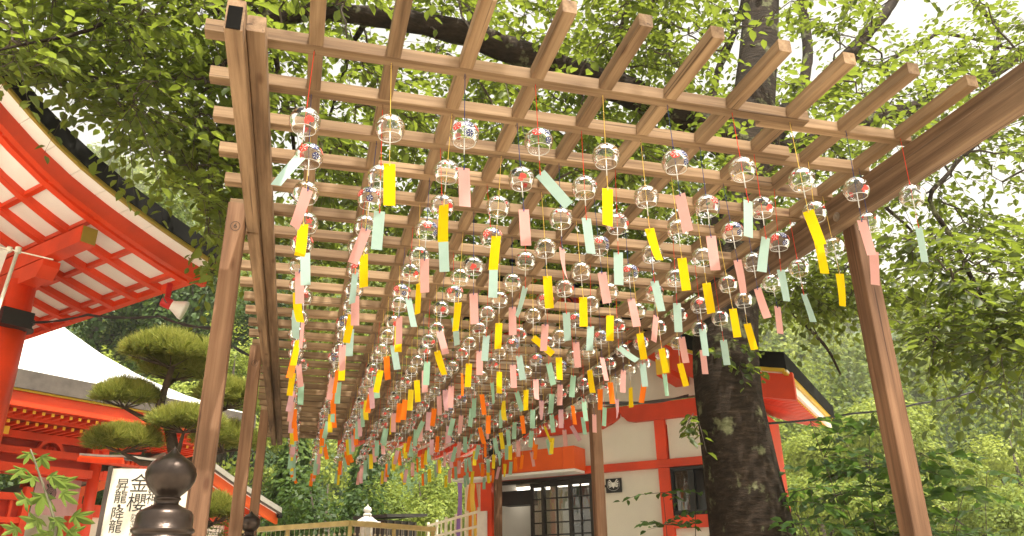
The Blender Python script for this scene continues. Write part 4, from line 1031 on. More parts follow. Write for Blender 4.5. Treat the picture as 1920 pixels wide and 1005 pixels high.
class Foliage:
    def __init__(s): s.P = []; s.A = []; s.N = []; s.L = []; s.T = []; s.tw = MB()
    def twig(s, p, d, L, nl, ll, droop=.25, tint=.5, flat=.35, r=.003):
        P, A, N, ln, C = spray(np.asarray(p, float), np.asarray(d, float), L, nl, ll, droop, flat=flat)
        s.P.append(P); s.A.append(A); s.N.append(N); s.L.append(ln)
        s.T.append(np.clip(tint + rng.normal(0, .16, nl), 0, 1))
        s.tw.tube([p, C[len(C) // 2], C[-1]], [r, r * .7, r * .3], 3, caps=False)
    def arrays(s): return [np.concatenate(x) for x in (s.P, s.A, s.N, s.L, s.T)]
def make_foliage(fo, parent, mat, wood_m, wr=.55, pick=0, crown='crown', leafname='leaf'):
    P, A, N, L, T = fo.arrays()
    keep = np.ones(len(P), bool)
    if pick:                               # the leaves that show largest are objects of their own
        x, y, d = projn(P); vis = (d > .3) & (x > 5) & (x < 1915) & (y > 5) & (y < 1000)
        size = np.where(vis, L / np.maximum(d, .1) * (.3 + np.abs((N * unit(P - CAM)).sum(1))), 0)
        idx = np.argsort(-size)[:pick]; keep[idx] = False
        v, f = leaves(np.zeros((1, 3)), np.array([[0, 1., 0]]), np.array([[0, 0, 1.]]), np.ones(1), np.full(1, wr))
        var = []
        for t in np.linspace(.1, .9, 6):
            me = bpy.data.meshes.new(leafname); me.from_pydata([tuple(q) for q in v], [], [tuple(q) for q in f]); me.materials.append(mat)
            at = me.attributes.new('tint', 'FLOAT', 'FACE'); at.data.foreach_set('value', [t] * len(f)); me.update(); var.append(me)
        off = wloc(parent)
        for i in idx:
            a_ = unit(A[i]); sd = unit(np.cross(a_, N[i])); nn_ = np.cross(sd, a_); l = L[i]
            o = obj_from(leafname, var[int(np.clip(T[i] * 6, 0, 5))], parent); p = P[i] - off
            o.matrix_local = Matrix(((sd[0] * l, a_[0] * l, nn_[0] * l, p[0]), (sd[1] * l, a_[1] * l, nn_[1] * l, p[1]), (sd[2] * l, a_[2] * l, nn_[2] * l, p[2]), (0, 0, 0, 1)))
    V, F = leaves(P[keep], A[keep], N[keep], L[keep], L[keep] * wr)
    np_mesh(crown, V, F, mat, np.repeat(T[keep], 2), parent, 'stuff')
    if fo.tw.f: fo.tw.build('twigs', wood_m, parent)['kind'] = 'stuff'

bark, bn_, bb_ = new_mat('cherry_bark')
v_ = coords(bn_, 'Object'); vs = coords(bn_, 'Object', (1, 1, 4))
t1 = noise(bn_, 9, 7, vs, .7); br = ramp(bn_, t1.outputs['Fac'], [(.30, (.007, .005, .0035)), (.55, (.026, .0175, .012)), (.75, (.066, .047, .033))])
t2 = noise(bn_, 5.5, 5, v_, .6); lr = ramp(bn_, t2.outputs['Fac'], [(.57, (0, 0, 0)), (.64, (1, 1, 1))])
t3 = noise(bn_, 30, 3, v_); lc = ramp(bn_, t3.outputs['Fac'], [(.3, (.07, .075, .035)), (.7, (.15, .15, .085))])
mxx = bn_.nodes.new('ShaderNodeMix'); mxx.data_type = 'RGBA'
bn_.links.new(lr.outputs[0], mxx.inputs[0]); bn_.links.new(br.outputs[0], mxx.inputs[6]); bn_.links.new(lc.outputs[0], mxx.inputs[7])
bn_.links.new(mxx.outputs[2], bb_.inputs['Base Color']); bb_.inputs['Roughness'].default_value = .9; bb_.inputs['Specular IOR Level'].default_value = .15
bump(bn_, bb_, t1.outputs['Fac'], .9, .02)
twig_m = paint('twig_bark', (.045, .032, .022), .85, vary=.25)
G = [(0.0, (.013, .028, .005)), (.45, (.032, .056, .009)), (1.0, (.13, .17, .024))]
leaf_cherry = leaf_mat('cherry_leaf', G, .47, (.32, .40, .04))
leaf_shrub = leaf_mat('shrub_leaf', [(0., (.020, .055, .012)), (1., (.06, .13, .025))], .35, (.2, .34, .04))
leaf_far = leaf_mat('sunlit_far_leaf', [(0., (.035, .060, .012)), (.5, (.105, .148, .026)), (1., (.26, .30, .055))], .30, (.38, .45, .06), .12)
leaf_dark = leaf_mat('dark_evergreen', [(0., (.014, .032, .007)), (.6, (.038, .072, .013)), (1., (.085, .13, .022))], .3, (.15, .23, .03), .15)

# ---- the old cherry tree whose crown covers the pergola
def px_path(L): return [at_y(px, py, y) for px, py, y, w in L], [w / 2 / FPX * proj(at_y(px, py, y))[2] for px, py, y, w in L]
tr = [(1416, 1050, 5.15, 165), (1412, 1000, 5.15, 152), (1384, 850, 5.2, 132), (1362, 720, 5.2, 120), (1360, 620, 5.22, 118), (1368, 520, 5.25, 110), (1384, 400, 5.3, 95), (1402, 280, 5.35, 82), (1412, 180, 5.4, 74), (1424, 60, 5.5, 66), (1430, -120, 5.6, 60), (1440, -420, 5.8, 50), (1450, -800, 6.0, 34)]
tp_, tr_ = px_path(tr)
base = np.array([tp_[0][0] + .05, tp_[0][1] - .05, 0.]); 
cherry = thing('cherry_tree', 'old lichen-spotted cherry tree spreading its leafy crown over the pergola', 'tree', base)
q = MB(); pts = [base, base + ZA * .25 + (tp_[0] - base) * np.array([.2, .2, 0])] + tp_; rr = [tr_[0] * 1.5, tr_[0] * 1.15] + tr_
# resample the trunk so that bark unevenness is real geometry
pts = np.array(pts); seg = np.cumsum([0] + list(np.linalg.norm(np.diff(pts, axis=0), axis=1))); ss = np.linspace(0, seg[-1], 70)
PT = np.stack([np.interp(ss, seg, pts[:, k]) for k in range(3)], 1); RT_ = np.interp(ss, seg, rr)
NT = 28; V = []
ph = rng.uniform(0, 6.28, 8)
for i, (p, r) in enumerate(zip(PT, RT_)):
    for k in range(NT):
        t = 2 * math.pi * k / NT
        m = 1 + .05 * math.sin(3 * t + ph[0] + i * .12) + .035 * math.sin(5 * t + ph[1] - i * .2) + .02 * math.sin(11 * t + ph[2] + i * .5) + rng.uniform(-.015, .015)
        m += .10 * math.exp(-((i - 30) / 5) ** 2) * max(0, math.cos(t + 2.4)) + .06 * math.exp(-((i - 18) / 3) ** 2) * max(0, math.cos(t - 5.2))
        V.append((p[0] + r * m * math.cos(t), p[1] + r * m * math.sin(t), p[2] + rng.uniform(-.01, .01)))
q.add(V, [(i * NT + k, i * NT + (k + 1) % NT, (i + 1) * NT + (k + 1) % NT, (i + 1) * NT + k) for i in range(len(PT) - 1) for k in range(NT)])
q.build('trunk', bark, cherry, smooth=True)
LIMBS = [
    [(1400, 285, 5.35, 74), (1310, 232, 5.25, 62), (1180, 170, 5.1, 54), (1060, 136, 5.0, 54), (985, 104, 4.95, 54), (900, 68, 4.9, 48), (800, 46, 4.85, 42), (700, 28, 4.8, 38), (600, 24, 4.75, 34), (520, 28, 4.7, 32), (450, 34, 4.65, 22), (385, 18, 4.6, 18), (340, -25, 4.55, 14), (260, -70, 4.5, 10)],
    [(1395, 330, 5.35, 60), (1450, 290, 5.4, 40), (1540, 255, 5.45, 30), (1640, 226, 5.5, 27), (1760, 186, 5.6, 24), (1850, 142, 5.7, 21), (1930, 95, 5.8, 18), (2050, 30, 6.0, 12)],
    [(1425, 300, 5.5, 36), (1490, 205, 5.6, 26), (1590, 103, 5.8, 24), (1650, 40, 5.9, 20), (1690, -20, 6.0, 16), (1740, -120, 6.1, 12)],
    [(1405, 260, 5.7, 26), (1500, 180, 6.4, 20), (1516, 110, 6.5, 19), (1505, 10, 6.6, 17), (1490, -100, 6.7, 12)],
    [(1415, 250, 5.5, 22), (1335, 190, 6.0, 13), (1352, 120, 6.1, 13), (1392, 20, 6.2, 13), (1400, -80, 6.3, 11)],
    [(1180, 166, 5.1, 20), (1150, 120, 5.1, 14), (1190, 60, 5.15, 12), (1232, 0, 5.2, 11), (1270, -80, 5.3, 8)],
    [(1150, 120, 5.1, 11), (1165, 60, 5.0, 9), (1180, -10, 4.9, 8)],
    [(500, 30, 4.7, 16), (515, 90, 4.9, 11), (525, 150, 5.2, 10), (545, 205, 5.5, 9), (550, 300, 5.8, 6)],
    [(470, 40, 4.65, 10), (420, 120, 4.7, 9), (372, 190, 4.75, 7), (330, 250, 4.8, 4)],
    [(260, -70, 4.5, 10), (235, 20, 4.35, 8), (180, 58, 4.25, 8), (110, 70, 4.2, 7), (40, 86, 4.1, 5), (-60, 110, 4.0, 3)],
    [(1990, 120, 4.4, 10), (1900, 200, 4.3, 8), (1800, 300, 4.2, 7), (1730, 372, 4.1, 9), (1790, 455, 4.1, 9), (1840, 550, 4.1, 7), (1900, 640, 4.1, 6), (1960, 720, 4.1, 4)],
    [(1360, 560, 5.6, 20), (1440, 545, 6.2, 11), (1490, 590, 6.4, 8), (1545, 640, 6.6, 6), (1580, 700, 6.7, 4)],
    [(1540, 255, 5.45, 14), (1600, 320, 6.0, 9), (1660, 390, 6.2, 7), (1720, 440, 6.4, 5)],
    [(900, 62, 4.9, 16), (870, 10, 5.1, 12), (840, -60, 5.3, 9)],
    [(700, 26, 4.8, 14), (660, 80, 5.4, 9), (640, 150, 6.0, 7), (610, 240, 6.6, 5)],
    [(1850, 142, 5.7, 12), (1880, 60, 5.8, 9), (1820, 0, 5.9, 8), (1760, -60, 6, 5)],
    [(1590, 103, 5.8, 12), (1640, 130, 6.0, 8), (1760, 60, 6.3, 7), (1900, 90, 6.5, 5)],
]
limb_pts = []
for Lm in LIMBS:
    P, R = px_path(Lm)
    P = np.array(P); sg_ = np.cumsum([0] + list(np.linalg.norm(np.diff(P, axis=0), axis=1))); n_ = max(8, int(sg_[-1] / .12)); s2 = np.linspace(0, sg_[-1], n_)
    PP_ = np.stack([np.interp(s2, sg_, P[:, k]) for k in range(3)], 1) + rng.normal(0, .012, (n_, 3)); RR = np.interp(s2, sg_, R)
    # smooth the polyline a little
    for _ in range(2): PP_[1:-1] = (PP_[:-2] + 2 * PP_[1:-1] + PP_[2:]) / 4
    q = MB(); q.tube(list(PP_), list(RR), 10, jit=.10); q.build('limb', bark, cherry, smooth=True)
    limb_pts += [(p, r) for p, r in zip(PP_, RR)]
LP = np.array([p for p, r in limb_pts])
fo = Foliage(); NEWP = []
def in_pergola(p):
    """places the crown keeps out of: under the lattice, in front of the eave, over the sunny court"""
    if -.6 < p[0] < 2.35 and 1.2 < p[1] < 9.0 and p[2] < ZB + .40: return True
    if p[0] < -.35 and p[1] > 6.3: return True
    if p[1] > .5:
        x, y, _ = proj(p)
        if x < 445 and y > 62 + x * .86 and not (375 < x < 445 and y < 545) and not (x < 95 and y < 150 + x * .5): return True
        if 1372 < x < 1462 and y < 290 and p[1] < 5.3: return True
        if 640 < x < 1300 and abs(y - np.interp(x, [640, 800, 985, 1180, 1300], [24, 46, 104, 170, 226])) < 26 and p[1] < 4.85: return True
        if x > 1430 and y > 610 and p[1] > 4.6: return True
    return False
def branch_to(target, nsp=12, ll=.085, tint=.5, nl=(8, 14), start=None):
    """a secondary branch from the nearest limb to a target point, with leafy twigs along its outer part"""
    d = np.linalg.norm(LP - target, axis=1); i = int(np.argmin(d + rng.uniform(0, .25, len(d)))); a_ = LP[i] if start is None else start
    L = np.linalg.norm(target - a_); mid = (a_ + target) / 2 + ZA * .12 * L + rng.normal(0, .08 * L, 3)
    ts = np.linspace(0, 1, 9)[:, None]; C = (1 - ts) ** 2 * a_ + 2 * ts * (1 - ts) * mid + ts ** 2 * target
    C[1:-1] += rng.normal(0, .02, (7, 3)); NEWP.append(C[2:])
    r0 = min(.022, .006 + .006 * L); fo.tw.tube(list(C), list(np.linspace(r0, .003, 9)), 5, caps=False)
    for k in range(nsp):
        f = rng.uniform(max(.25, 1 - 1.6 / max(L, .1)), 1.0); p = C[int(f * 8)] * (1 - (f * 8) % 1) + C[min(8, int(f * 8) + 1)] * ((f * 8) % 1)
        ax_ = C[-1] - C[-3]; ax_ /= np.linalg.norm(ax_) + 1e-9
        dd = ax_ * .7 + rng.normal(0, .6, 3); dd[2] = dd[2] * .45 - .06
        if in_pergola(p + dd * .5) or in_pergola(p): continue
        fo.twig(p, dd, rng.uniform(.28, .62), int(rng.integers(*nl)), ll, tint=np.clip(tint + rng.normal(0, .1), 0, 1))
def scatter(n, box, cond=None, **kw):
    """secondary branches towards n points of a box; near ones first, so that far ones fork off them"""
    global LP
    pts = []; tries = int(rng.integers(0, 1000)); end = tries + n * 40
    while len(pts) < n and tries < end:
        tries += 1; h = [(tries * g_) % 1 for g_ in (.8191725, .6710436, .5497005)]      # spread evenly
        p = np.array([b_[0] + (b_[1] - b_[0]) * h_ for b_, h_ in zip(box, h)])
        if in_pergola(p) or (cond is not None and not cond(p)): continue
        pts.append(p)
    pts.sort(key=lambda p: np.linalg.norm(LP - p, axis=1).min())
    for p in pts:
        branch_to(p, **kw); LP = np.concatenate([LP] + NEWP); NEWP.clear()
BIG = dict(ll=.076)
scatter(140, ((-4.6, -.5), (4.0, 6.4), (3.7, 6.2)), tint=.78, nsp=9, ll=.082)         # upper left, paler tint paints in the backlight
scatter(34, ((-3.2, -.6), (4.6, 6.3), (2.9, 4.2)), lambda p: (lambda s: 60 < s[0] < 445 and 60 < s[1] < 540)(proj(p)), tint=.9, nsp=7, ll=.085)   # hanging beside the eave, backlit glow put into a pale tint
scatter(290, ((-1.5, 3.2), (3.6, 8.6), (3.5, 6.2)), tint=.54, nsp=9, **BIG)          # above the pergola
scatter(16, ((-3.2, -1.6), (4.2, 5.6), (3.6, 4.8)), lambda p: -60 < proj(p)[0] < 95 and 40 < proj(p)[1] < 180, tint=.8, nsp=9, ll=.085)   # in front of the upper roof edge, tinted pale as if backlit
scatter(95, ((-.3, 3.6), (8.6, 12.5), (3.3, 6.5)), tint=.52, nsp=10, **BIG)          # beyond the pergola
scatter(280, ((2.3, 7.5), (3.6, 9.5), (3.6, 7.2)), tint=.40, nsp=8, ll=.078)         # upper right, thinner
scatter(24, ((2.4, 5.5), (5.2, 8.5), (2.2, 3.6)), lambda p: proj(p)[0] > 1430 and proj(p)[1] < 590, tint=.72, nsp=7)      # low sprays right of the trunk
scatter(26, ((2.6, 4.8), (3.6, 5.2), (1.7, 3.3)), lambda p: 1700 < proj(p)[0] < 2000 and 330 < proj(p)[1] < 700, tint=.22, nsp=7, ll=.088)   # drooping bough at the right edge, its shade painted in by dark tint
scatter(45, ((-3.5, 5.5), (-3.0, 2.4), (4.8, 7.0)), tint=.5, nsp=9)                  # unseen boughs added over and behind the viewer to shade the pergola
# small shoots on the trunk itself
for px, py, dx, n_ in ((1330, 655, -.2, 7), (1385, 680, .25, 7), (1310, 790, -.35, 6), (1300, 775, -.4, 6), (1370, 640, .1, 5)):
    p = at_y(px, py, 4.98)
    for k in range(3): fo.twig(p, np.array([dx + rng.normal(0, .3), -.5, -.35 + rng.normal(0, .2)]), .22, n_, .075, tint=.3, flat=.5)
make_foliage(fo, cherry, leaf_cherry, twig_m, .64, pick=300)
print('cherry leaves', sum(len(x) for x in fo.P))

# ---- clipped garden pine
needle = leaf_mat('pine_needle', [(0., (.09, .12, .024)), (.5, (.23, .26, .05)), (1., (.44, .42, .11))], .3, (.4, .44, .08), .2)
PY = 9.4
pine0 = at_y(322, 1000, PY); pine = thing('clipped_pine', 'cloud-pruned garden pine with rounded needle pads behind the bronze finial', 'tree', (pine0[0], pine0[1], 0))
pads = [(320, 668, 88, 40, .0), (235, 748, 60, 30, .05), (228, 832, 68, 26, -.15), (345, 795, 66, 27, -.25), (425, 748, 58, 34, .2), (420, 830, 62, 30, .25), (330, 700, 60, 18, .3), (400, 965, 40, 30, .1)]
def needles(C, rx, rz, n, ry=None):
    ry = rx if ry is None else ry
    th = rng.uniform(0, 2 * np.pi, n); z = rng.uniform(-.45, 1, n); rr_ = np.sqrt(np.maximum(0, 1 - np.maximum(z, 0) ** 2)) * np.where(z < 0, rng.uniform(.55, 1.0, n), 1)
    lump = 1 + .10 * np.sin(3 * th + C[0] * 9) + .07 * np.sin(7 * th + C[2] * 5)
    P = C + np.stack([np.cos(th) * rr_ * rx * lump, np.sin(th) * rr_ * ry * lump, np.where(z < 0, z * rz * .6, z * rz)], 1) * rng.uniform(.82, 1.02, (n, 1))
    Nn = unit(np.stack([np.cos(th) * rr_ * .8, np.sin(th) * rr_ * .8, np.maximum(z, -.1) + .55], 1))
    Vs = []; Ts = []
    for k in range(9):
        d = unit(Nn + rng.normal(0, .42, (n, 3))); L = rng.uniform(.06, .125, (n, 1)); sd = unit(np.cross(d, rng.normal(0, 1, (n, 3)))) * .0030
        tip = P + d * L
        Vs.append(np.stack([P - sd, P + sd, tip + sd * .4, tip - sd * .4], 1)); Ts.append(np.clip(.45 + .35 * np.maximum(z, 0) + rng.normal(0, .2, n), 0, 1))  # tint paler towards the lump tops, painting in light from above
    V = np.concatenate(Vs).reshape(-1, 3); T = np.concatenate(Ts); F = np.arange(len(V)).reshape(-1, 4)
    return V, F, T
ptw = MB(); pine_bark = paint('pine_bark', (.10, .07, .05), .9, vary=.4, scale=12, bmp=.6)
sc_ = lambda P: proj(P)[2] / FPX
trunk_px = [(335, 1010, 0), (322, 930, 0), (330, 870, 0), (318, 800, .02), (300, 760, .05), (312, 720, .02), (322, 690, 0)]
PTk = [at_y(a_, b_, PY + c_) for a_, b_, c_ in trunk_px]; PTk = [np.array([pine0[0] + .02, pine0[1], 0])] + PTk
ptw.tube(PTk, [.085, .075, .07, .065, .06, .05, .04, .03], 10, jit=.08)
for (px, py, wx, hz, dy) in pads:
    C = at_y(px, py + hz * .4, PY + dy); s = sc_(C)
    st = min(PTk[1:], key=lambda p: np.linalg.norm(p - C) + (0 if p[2] < C[2] else .25)); mid = (st + C) / 2 - ZA * .08 + rng.normal(0, .03, 3)
    ptw.tube([st, mid, C - ZA * .03], [.04, .03, .016], 8, jit=.08)
    for k in range(14):
        e = C + np.array([rng.uniform(-.8, .8) * wx * s, rng.uniform(-.6, .6) * wx * s, rng.uniform(0, .4) * hz * s]); ptw.tube([C - ZA * .03, (C + e) / 2 - ZA * .02, e], [.012, .008, .004], 4, caps=False)
    VV, FF, TT = [], [], []; nb = 0; nlump = int(10 + wx / 5)
    for k in range(nlump):
        th = k * 2.4 + rng.uniform(-.2, .2); rr_ = math.sqrt((k + .5) / nlump) * .80
        cl = C + np.array([math.cos(th) * rr_ * wx * s, math.sin(th) * rr_ * wx * s * .75, (1 - rr_ ** 2) * hz * s * .85 + rng.uniform(-.12, .12) * hz * s])
        lr0 = wx * s * rng.uniform(.18, .30)
        V, F, T = needles(cl, lr0, hz * s * rng.uniform(.45, .7), int(80 * (wx / 60)))
        VV.append(V); FF.append(F + nb); TT.append(np.clip(T + rng.normal(0, .08), 0, 1)); nb += len(V)
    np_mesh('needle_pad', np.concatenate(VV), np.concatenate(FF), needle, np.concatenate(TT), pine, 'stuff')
cnd = at_y(312, 622, PY); cand = MB()
for k in range(9): p = cnd + rng.normal(0, .05, 3) * np.array([1, 1, .3]); cand.tube([p - ZA * .12, p + ZA * rng.uniform(-.01, .05)], [.005, .003], 5)
cand.build('shoots', paint('pine_candle', (.45, .42, .18), .7), pine)
ptw.build('trunk', pine_bark, pine, smooth=True)

# ---- shrubs
def shrub(name, label, cat, px, py, y, stems, leaf, ll, L, nl, tint=.4, wr=.6, mat=leaf_shrub, group=None, pick=0, up=.8, spread=.5):
    c = at_y(px, py, y); t = thing(name, label, cat, (c[0], c[1], 0), group); f = Foliage()
    for k in range(stems):
        tip = c + np.array([rng.normal(0, spread), rng.normal(0, spread * .6), rng.uniform(-.35, .25)])
        b0 = np.array([c[0] + rng.normal(0, .12), c[1] + rng.normal(0, .12), 0.]); m = (b0 + tip) / 2 + rng.normal(0, .08, 3); m[2] = tip[2] * .6
        ts = np.linspace(0, 1, 7)[:, None]; C = (1 - ts) ** 2 * b0 + 2 * ts * (1 - ts) * m + ts ** 2 * tip
        f.tw.tube(list(C), list(np.linspace(.006, .002, 7)), 5, caps=False)
        for j in range(leaf):
            q_ = C[int(rng.integers(3, 7))]; dd = rng.normal(0, 1, 3); dd[2] = abs(dd[2]) * .2 - .05
            f.twig(q_, dd, L * rng.uniform(.6, 1.2), nl, ll, tint=tint, flat=.45)
    make_foliage(f, t, mat, twig_m, wr, pick=pick); return t
shrub('broadleaf_shrub', 'dark broad-leaved shrub growing right beside the cherry trunk', 'shrub', 1625, 850, 4.9, 8, 9, .115, .42, 8, .15, .62, pick=60, spread=.30)
shrub('broadleaf_shrub', 'shrub at the bottom right between pergola post and frame edge', 'shrub', 1810, 935, 5.2, 9, 9, .10, .45, 10, .3, .6, pick=60, spread=.45)
shrub('broadleaf_shrub', 'low shrub at the bottom right just left of pergola post', 'shrub', 1570, 960, 4.9, 8, 9, .105, .40, 9, .2, .62, pick=60, spread=.35)
shrub('broadleaf_shrub', 'leafy branch tips in front of the white wall below the black sign', 'shrub', 1250, 975, 5.9, 10, 7, .085, .38, 8, .35, .55, pick=60, spread=.36)
shrub('azalea_bush', 'light green bush under the orange bargeboard between the posts', 'shrub', 400, 1010, 9.9, 18, 12, .035, .2, 14, .7, .5, leaf_far, spread=.18)
# maple sapling with lobed leaves at the lower left
maple_m = leaf_mat('maple_leaf', [(0., (.05, .10, .02)), (1., (.13, .20, .04))], .45, (.32, .42, .07), .3)
mp0 = at_y(112, 1000, 2.7); mp = thing('maple_sapling', 'young maple shoot with pale lobed leaves in the lower left corner', 'plant', (mp0[0], mp0[1], 0))
q = MB(); stm = [np.array([mp0[0] + .03, mp0[1], 0])] + [at_y(a_, b_, 2.7) for a_, b_ in ((106, 990), (92, 940), (74, 890), (62, 855), (57, 842))]
q.tube(stm, [.007, .005, .004, .003, .0025, .002], 6); q.build('stem', paint('maple_stem', (.10, .09, .05), .7), mp, smooth=True)
q = MB()
lob = []
for k in range(5):
    t = math.pi / 2 + (k - 2) * .78; r = (.50, .86, 1.0, .86, .50)[k]
    if k == 0: lob.append((.10, -.10))
    lob += [(r * .55 * math.cos(t - .30), r * .55 * math.sin(t - .30)), (r * .80 * math.cos(t - .13), r * .80 * math.sin(t - .13)), (r * math.cos(t), r * math.sin(t)), (r * .80 * math.cos(t + .13), r * .80 * math.sin(t + .13)), (r * .55 * math.cos(t + .30), r * .55 * math.sin(t + .30))]
    if k < 4: lob.append((.36 * math.cos(t + .39), .36 * math.sin(t + .39)))
lob.append((-.10, -.12))
LV = [(0, 0, 0)] + [(x, y, -.30 * (x * x + y * y) + .05 * math.sin(9 * x)) for x, y in lob]; LF = [(0, i, i + 1) for i in range(1, len(LV) - 1)] + [(0, len(LV) - 1, 1)]
var = []
for t in (.2, .5, .8):
    me = bpy.data.meshes.new('maple_leaf'); me.from_pydata(LV, [], LF); me.materials.append(maple_m)
    a_ = me.attributes.new('tint', 'FLOAT', 'FACE'); a_.data.foreach_set('value', [t] * len(LF)); me.update(); var.append(me)
for (px, py, s, rot, tl) in ((55, 850, 26, 2.8, .6), (78, 858, 30, 3.6, .5), (40, 880, 28, 2.5, .7), (62, 895, 30, 2.2, .8), (96, 893, 34, 3.9, .6), (48, 935, 34, 2.3, .6), (80, 930, 44, 2.9, .5), (110, 905, 36, 4.2, .7), (118, 925, 30, 4.0, .4), (70, 975, 40, 2.4, .7),
                             (105, 975, 44, 3.2, .5), (140, 968, 36, 4.1, .6), (90, 1000, 40, 2.7, .5), (130, 1000, 36, 3.9, .6), (30, 990, 30, 2.2, .6)):
    p = at_y(px, py, 2.7 + rng.uniform(-.08, .08)) - wloc(mp); o = obj_from('leaf', var[int(rng.integers(0, 3))], mp)
    sc0 = s / FPX * 2.6
    o.matrix_local = Matrix.Translation(p) @ Matrix.Rotation(math.pi / 2 + tl, 4, 'X') @ Matrix.Rotation(rng.normal(0, .3), 4, 'Y') @ Matrix.Rotation(rot - math.pi / 2 + 1.6, 4, 'Z') @ Matrix.Scale(sc0, 4)

# ------------------------------------------------------------------ wooded slopes and the trees behind
def slope_z(x, y):
    r = np.hypot(x, y); az = np.degrees(np.arctan2(x, y))        # azimuth from +Y towards +X
    start = np.interp(az, [-90, -30, 0, 12, 30, 70, 110], [22, 22, 24, 27, 34, 40, 40]); k = np.interp(az, [-90, -30, 0, 15, 40, 80], [.62, .60, .50, .45, .36, .36])
    return np.maximum(0, (r - start)) * k * np.clip((r - start) / 18, 0, 1) ** .5
hm, hn, hb_ = new_mat('forest_floor'); hr = ramp(hn, noise(hn, .15, 6, coords(hn)).outputs['Fac'], [(.3, (.020, .045, .012)), (.7, (.05, .085, .022))]); hn.links.new(hr.outputs[0], hb_.inputs['Base Color']); hb_.inputs['Roughness'].default_value = .95
NA, NRad = 60, 40; azs = np.radians(np.linspace(-75, 95, NA)); rs = np.linspace(20, 210, NRad)
A_, R_ = np.meshgrid(azs, rs, indexing='ij'); X_ = R_ * np.sin(A_); Y_ = R_ * np.cos(A_); Z_ = slope_z(X_, Y_) + np.where(R_ > 45, rng.normal(0, .5, R_.shape), 0) - .02
idx = np.arange(NA * NRad).reshape(NA, NRad); Fh = np.stack([idx[:-1, :-1], idx[1:, :-1], idx[1:, 1:], idx[:-1, 1:]], -1).reshape(-1, 4)
hill = np_mesh('hillside', np.stack([X_, Y_, Z_], -1).reshape(-1, 3), Fh[:, ::-1], hm); tag(hill, kind='structure')
def crown_cloud(C, rx, rz, n, size, shape='round', tint=.5, gap=.0):
    """leaf clumps through a crown volume: lobes on a main body, denser at the shell"""
    if shape == 'cone':
        f = rng.uniform(0, 1, n) ** .75; th = rng.uniform(0, 2 * np.pi, n); tier = .75 + .35 * np.abs(np.sin(f * 16)); rad = rx * (.06 + f) * tier * rng.uniform(.55, 1.05, n)
        P = C + np.stack([np.cos(th) * rad, np.sin(th) * rad, rz * (1 - 2 * f) - .25 * rad], 1)
        Nn = unit(np.stack([np.cos(th), np.sin(th), np.full(n, .7)], 1))
        lob_i = (f * 9 + th).astype(int)
    else:
        nl = 22; lc = unit(rng.normal(0, 1, (nl, 3))) * rng.uniform(.45, .85, (nl, 1)); lc[:, 2] = lc[:, 2] * .8 + .05; lr_ = rng.uniform(.20, .34, nl)
        li = rng.integers(0, nl, n); d = unit(rng.normal(0, 1, (n, 3))); P = lc[li] + d * lr_[li][:, None] * rng.uniform(.5, 1.05, (n, 1)); 
        if shape == 'flat': P[:, 2] = np.round(P[:, 2] * 3.2) / 3.2 + rng.normal(0, .045, n)
        Nn = unit(d + lc[li] * .5 + np.array([0, 0, .5])); P = C + P * np.array([rx, rx, rz]); lob_i = li
    a_ = unit(rng.normal(0, 1, (n, 3)) + np.array([0, 0, -.3])); a_ = unit(a_ - Nn * (a_ * Nn).sum(1, keepdims=True) * .7)
    T = np.clip(tint + rng.normal(0, .14, n) + (np.sin(lob_i * 12.9898) * .12), 0, 1)
    return P, a_, unit(Nn + rng.normal(0, .30, (n, 3))), size * rng.uniform(.6, 1.3, n), T
def tree(name, label, px, py_top, y, height, rx, n, size, shape, tint, mat, group='trees behind the shrine', bark_m=twig_m, cz=None, wr=.6):
    c = at_y(px, py_top, y); gz = float(slope_z(np.array(c[0]), np.array(c[1]))); top = c[2]; hgt = height
    t = thing(name, label, 'tree', (c[0], c[1], max(0., gz - .2)), group)
    rz = hgt * (.5 if shape == 'cone' else .42); C = np.array([c[0], c[1], top - rz])
    P, A, N, L, T = crown_cloud(C, rx, rz, n, size, shape, tint)
    V, F = tufts(P, A, N, L, L * wr); np_mesh('crown', V, F, mat, T, t, 'stuff')
    q = MB(); b0 = np.array([c[0], c[1], max(0., gz - .2)]); q.tube([b0, (b0 + C) / 2 + rng.normal(0, .1, 3) * (0 if shape == 'cone' else 1), C, C + ZA * rz * .7], [.05 * hgt ** .7, .04 * hgt ** .7, .025 * hgt ** .7, .01], 8)
    for k in range(6 if shape != 'cone' else 0):
        e = C + unit(rng.normal(0, 1, 3)) * np.array([rx, rx, rz]) * .7; q.tube([C - ZA * rz * .5, (C + e) / 2, e], [.02 * hgt ** .6, .012 * hgt ** .6, .01], 5)
    q.build('trunk', bark_m, t, smooth=True); return t
tree('cedar_tree', 'dark conifer filling the gap between the posts and the chimes', 560, 800, 20, 9, 2.6, 15000, .17, 'cone', .60, leaf_dark)
tree('cedar_tree', 'dark conifer directly behind the stone lantern', 700, 790, 22, 10, 2.8, 15000, .17, 'cone', .35, leaf_dark)
tree('broadleaf_tree', 'drooping pale green tree above the cream lattice fence', 800, 850, 19, 5.0, 1.9, 15000, .12, 'round', .55, leaf_far, wr=.35)
tree('broadleaf_tree', 'olive green tree behind the coloured streamers', 880, 850, 21, 6.0, 2.0, 11000, .13, 'round', .4, leaf_far)
tree('broadleaf_tree', 'dark tree behind the bamboo rack, left of stone lantern', 620, 845, 18, 5.5, 2.2, 15000, .12, 'round', .30, leaf_dark)
tree('broadleaf_tree', 'bright yellow-green tree behind the first pergola posts', 450, 600, 23, 8.0, 2.4, 18000, .11, 'flat', .80, leaf_far)
tree('broadleaf_tree', 'pale fluffy tree just above the white gate roof', 170, 612, 24, 6.5, 1.7, 14000, .11, 'round', .95, leaf_far)
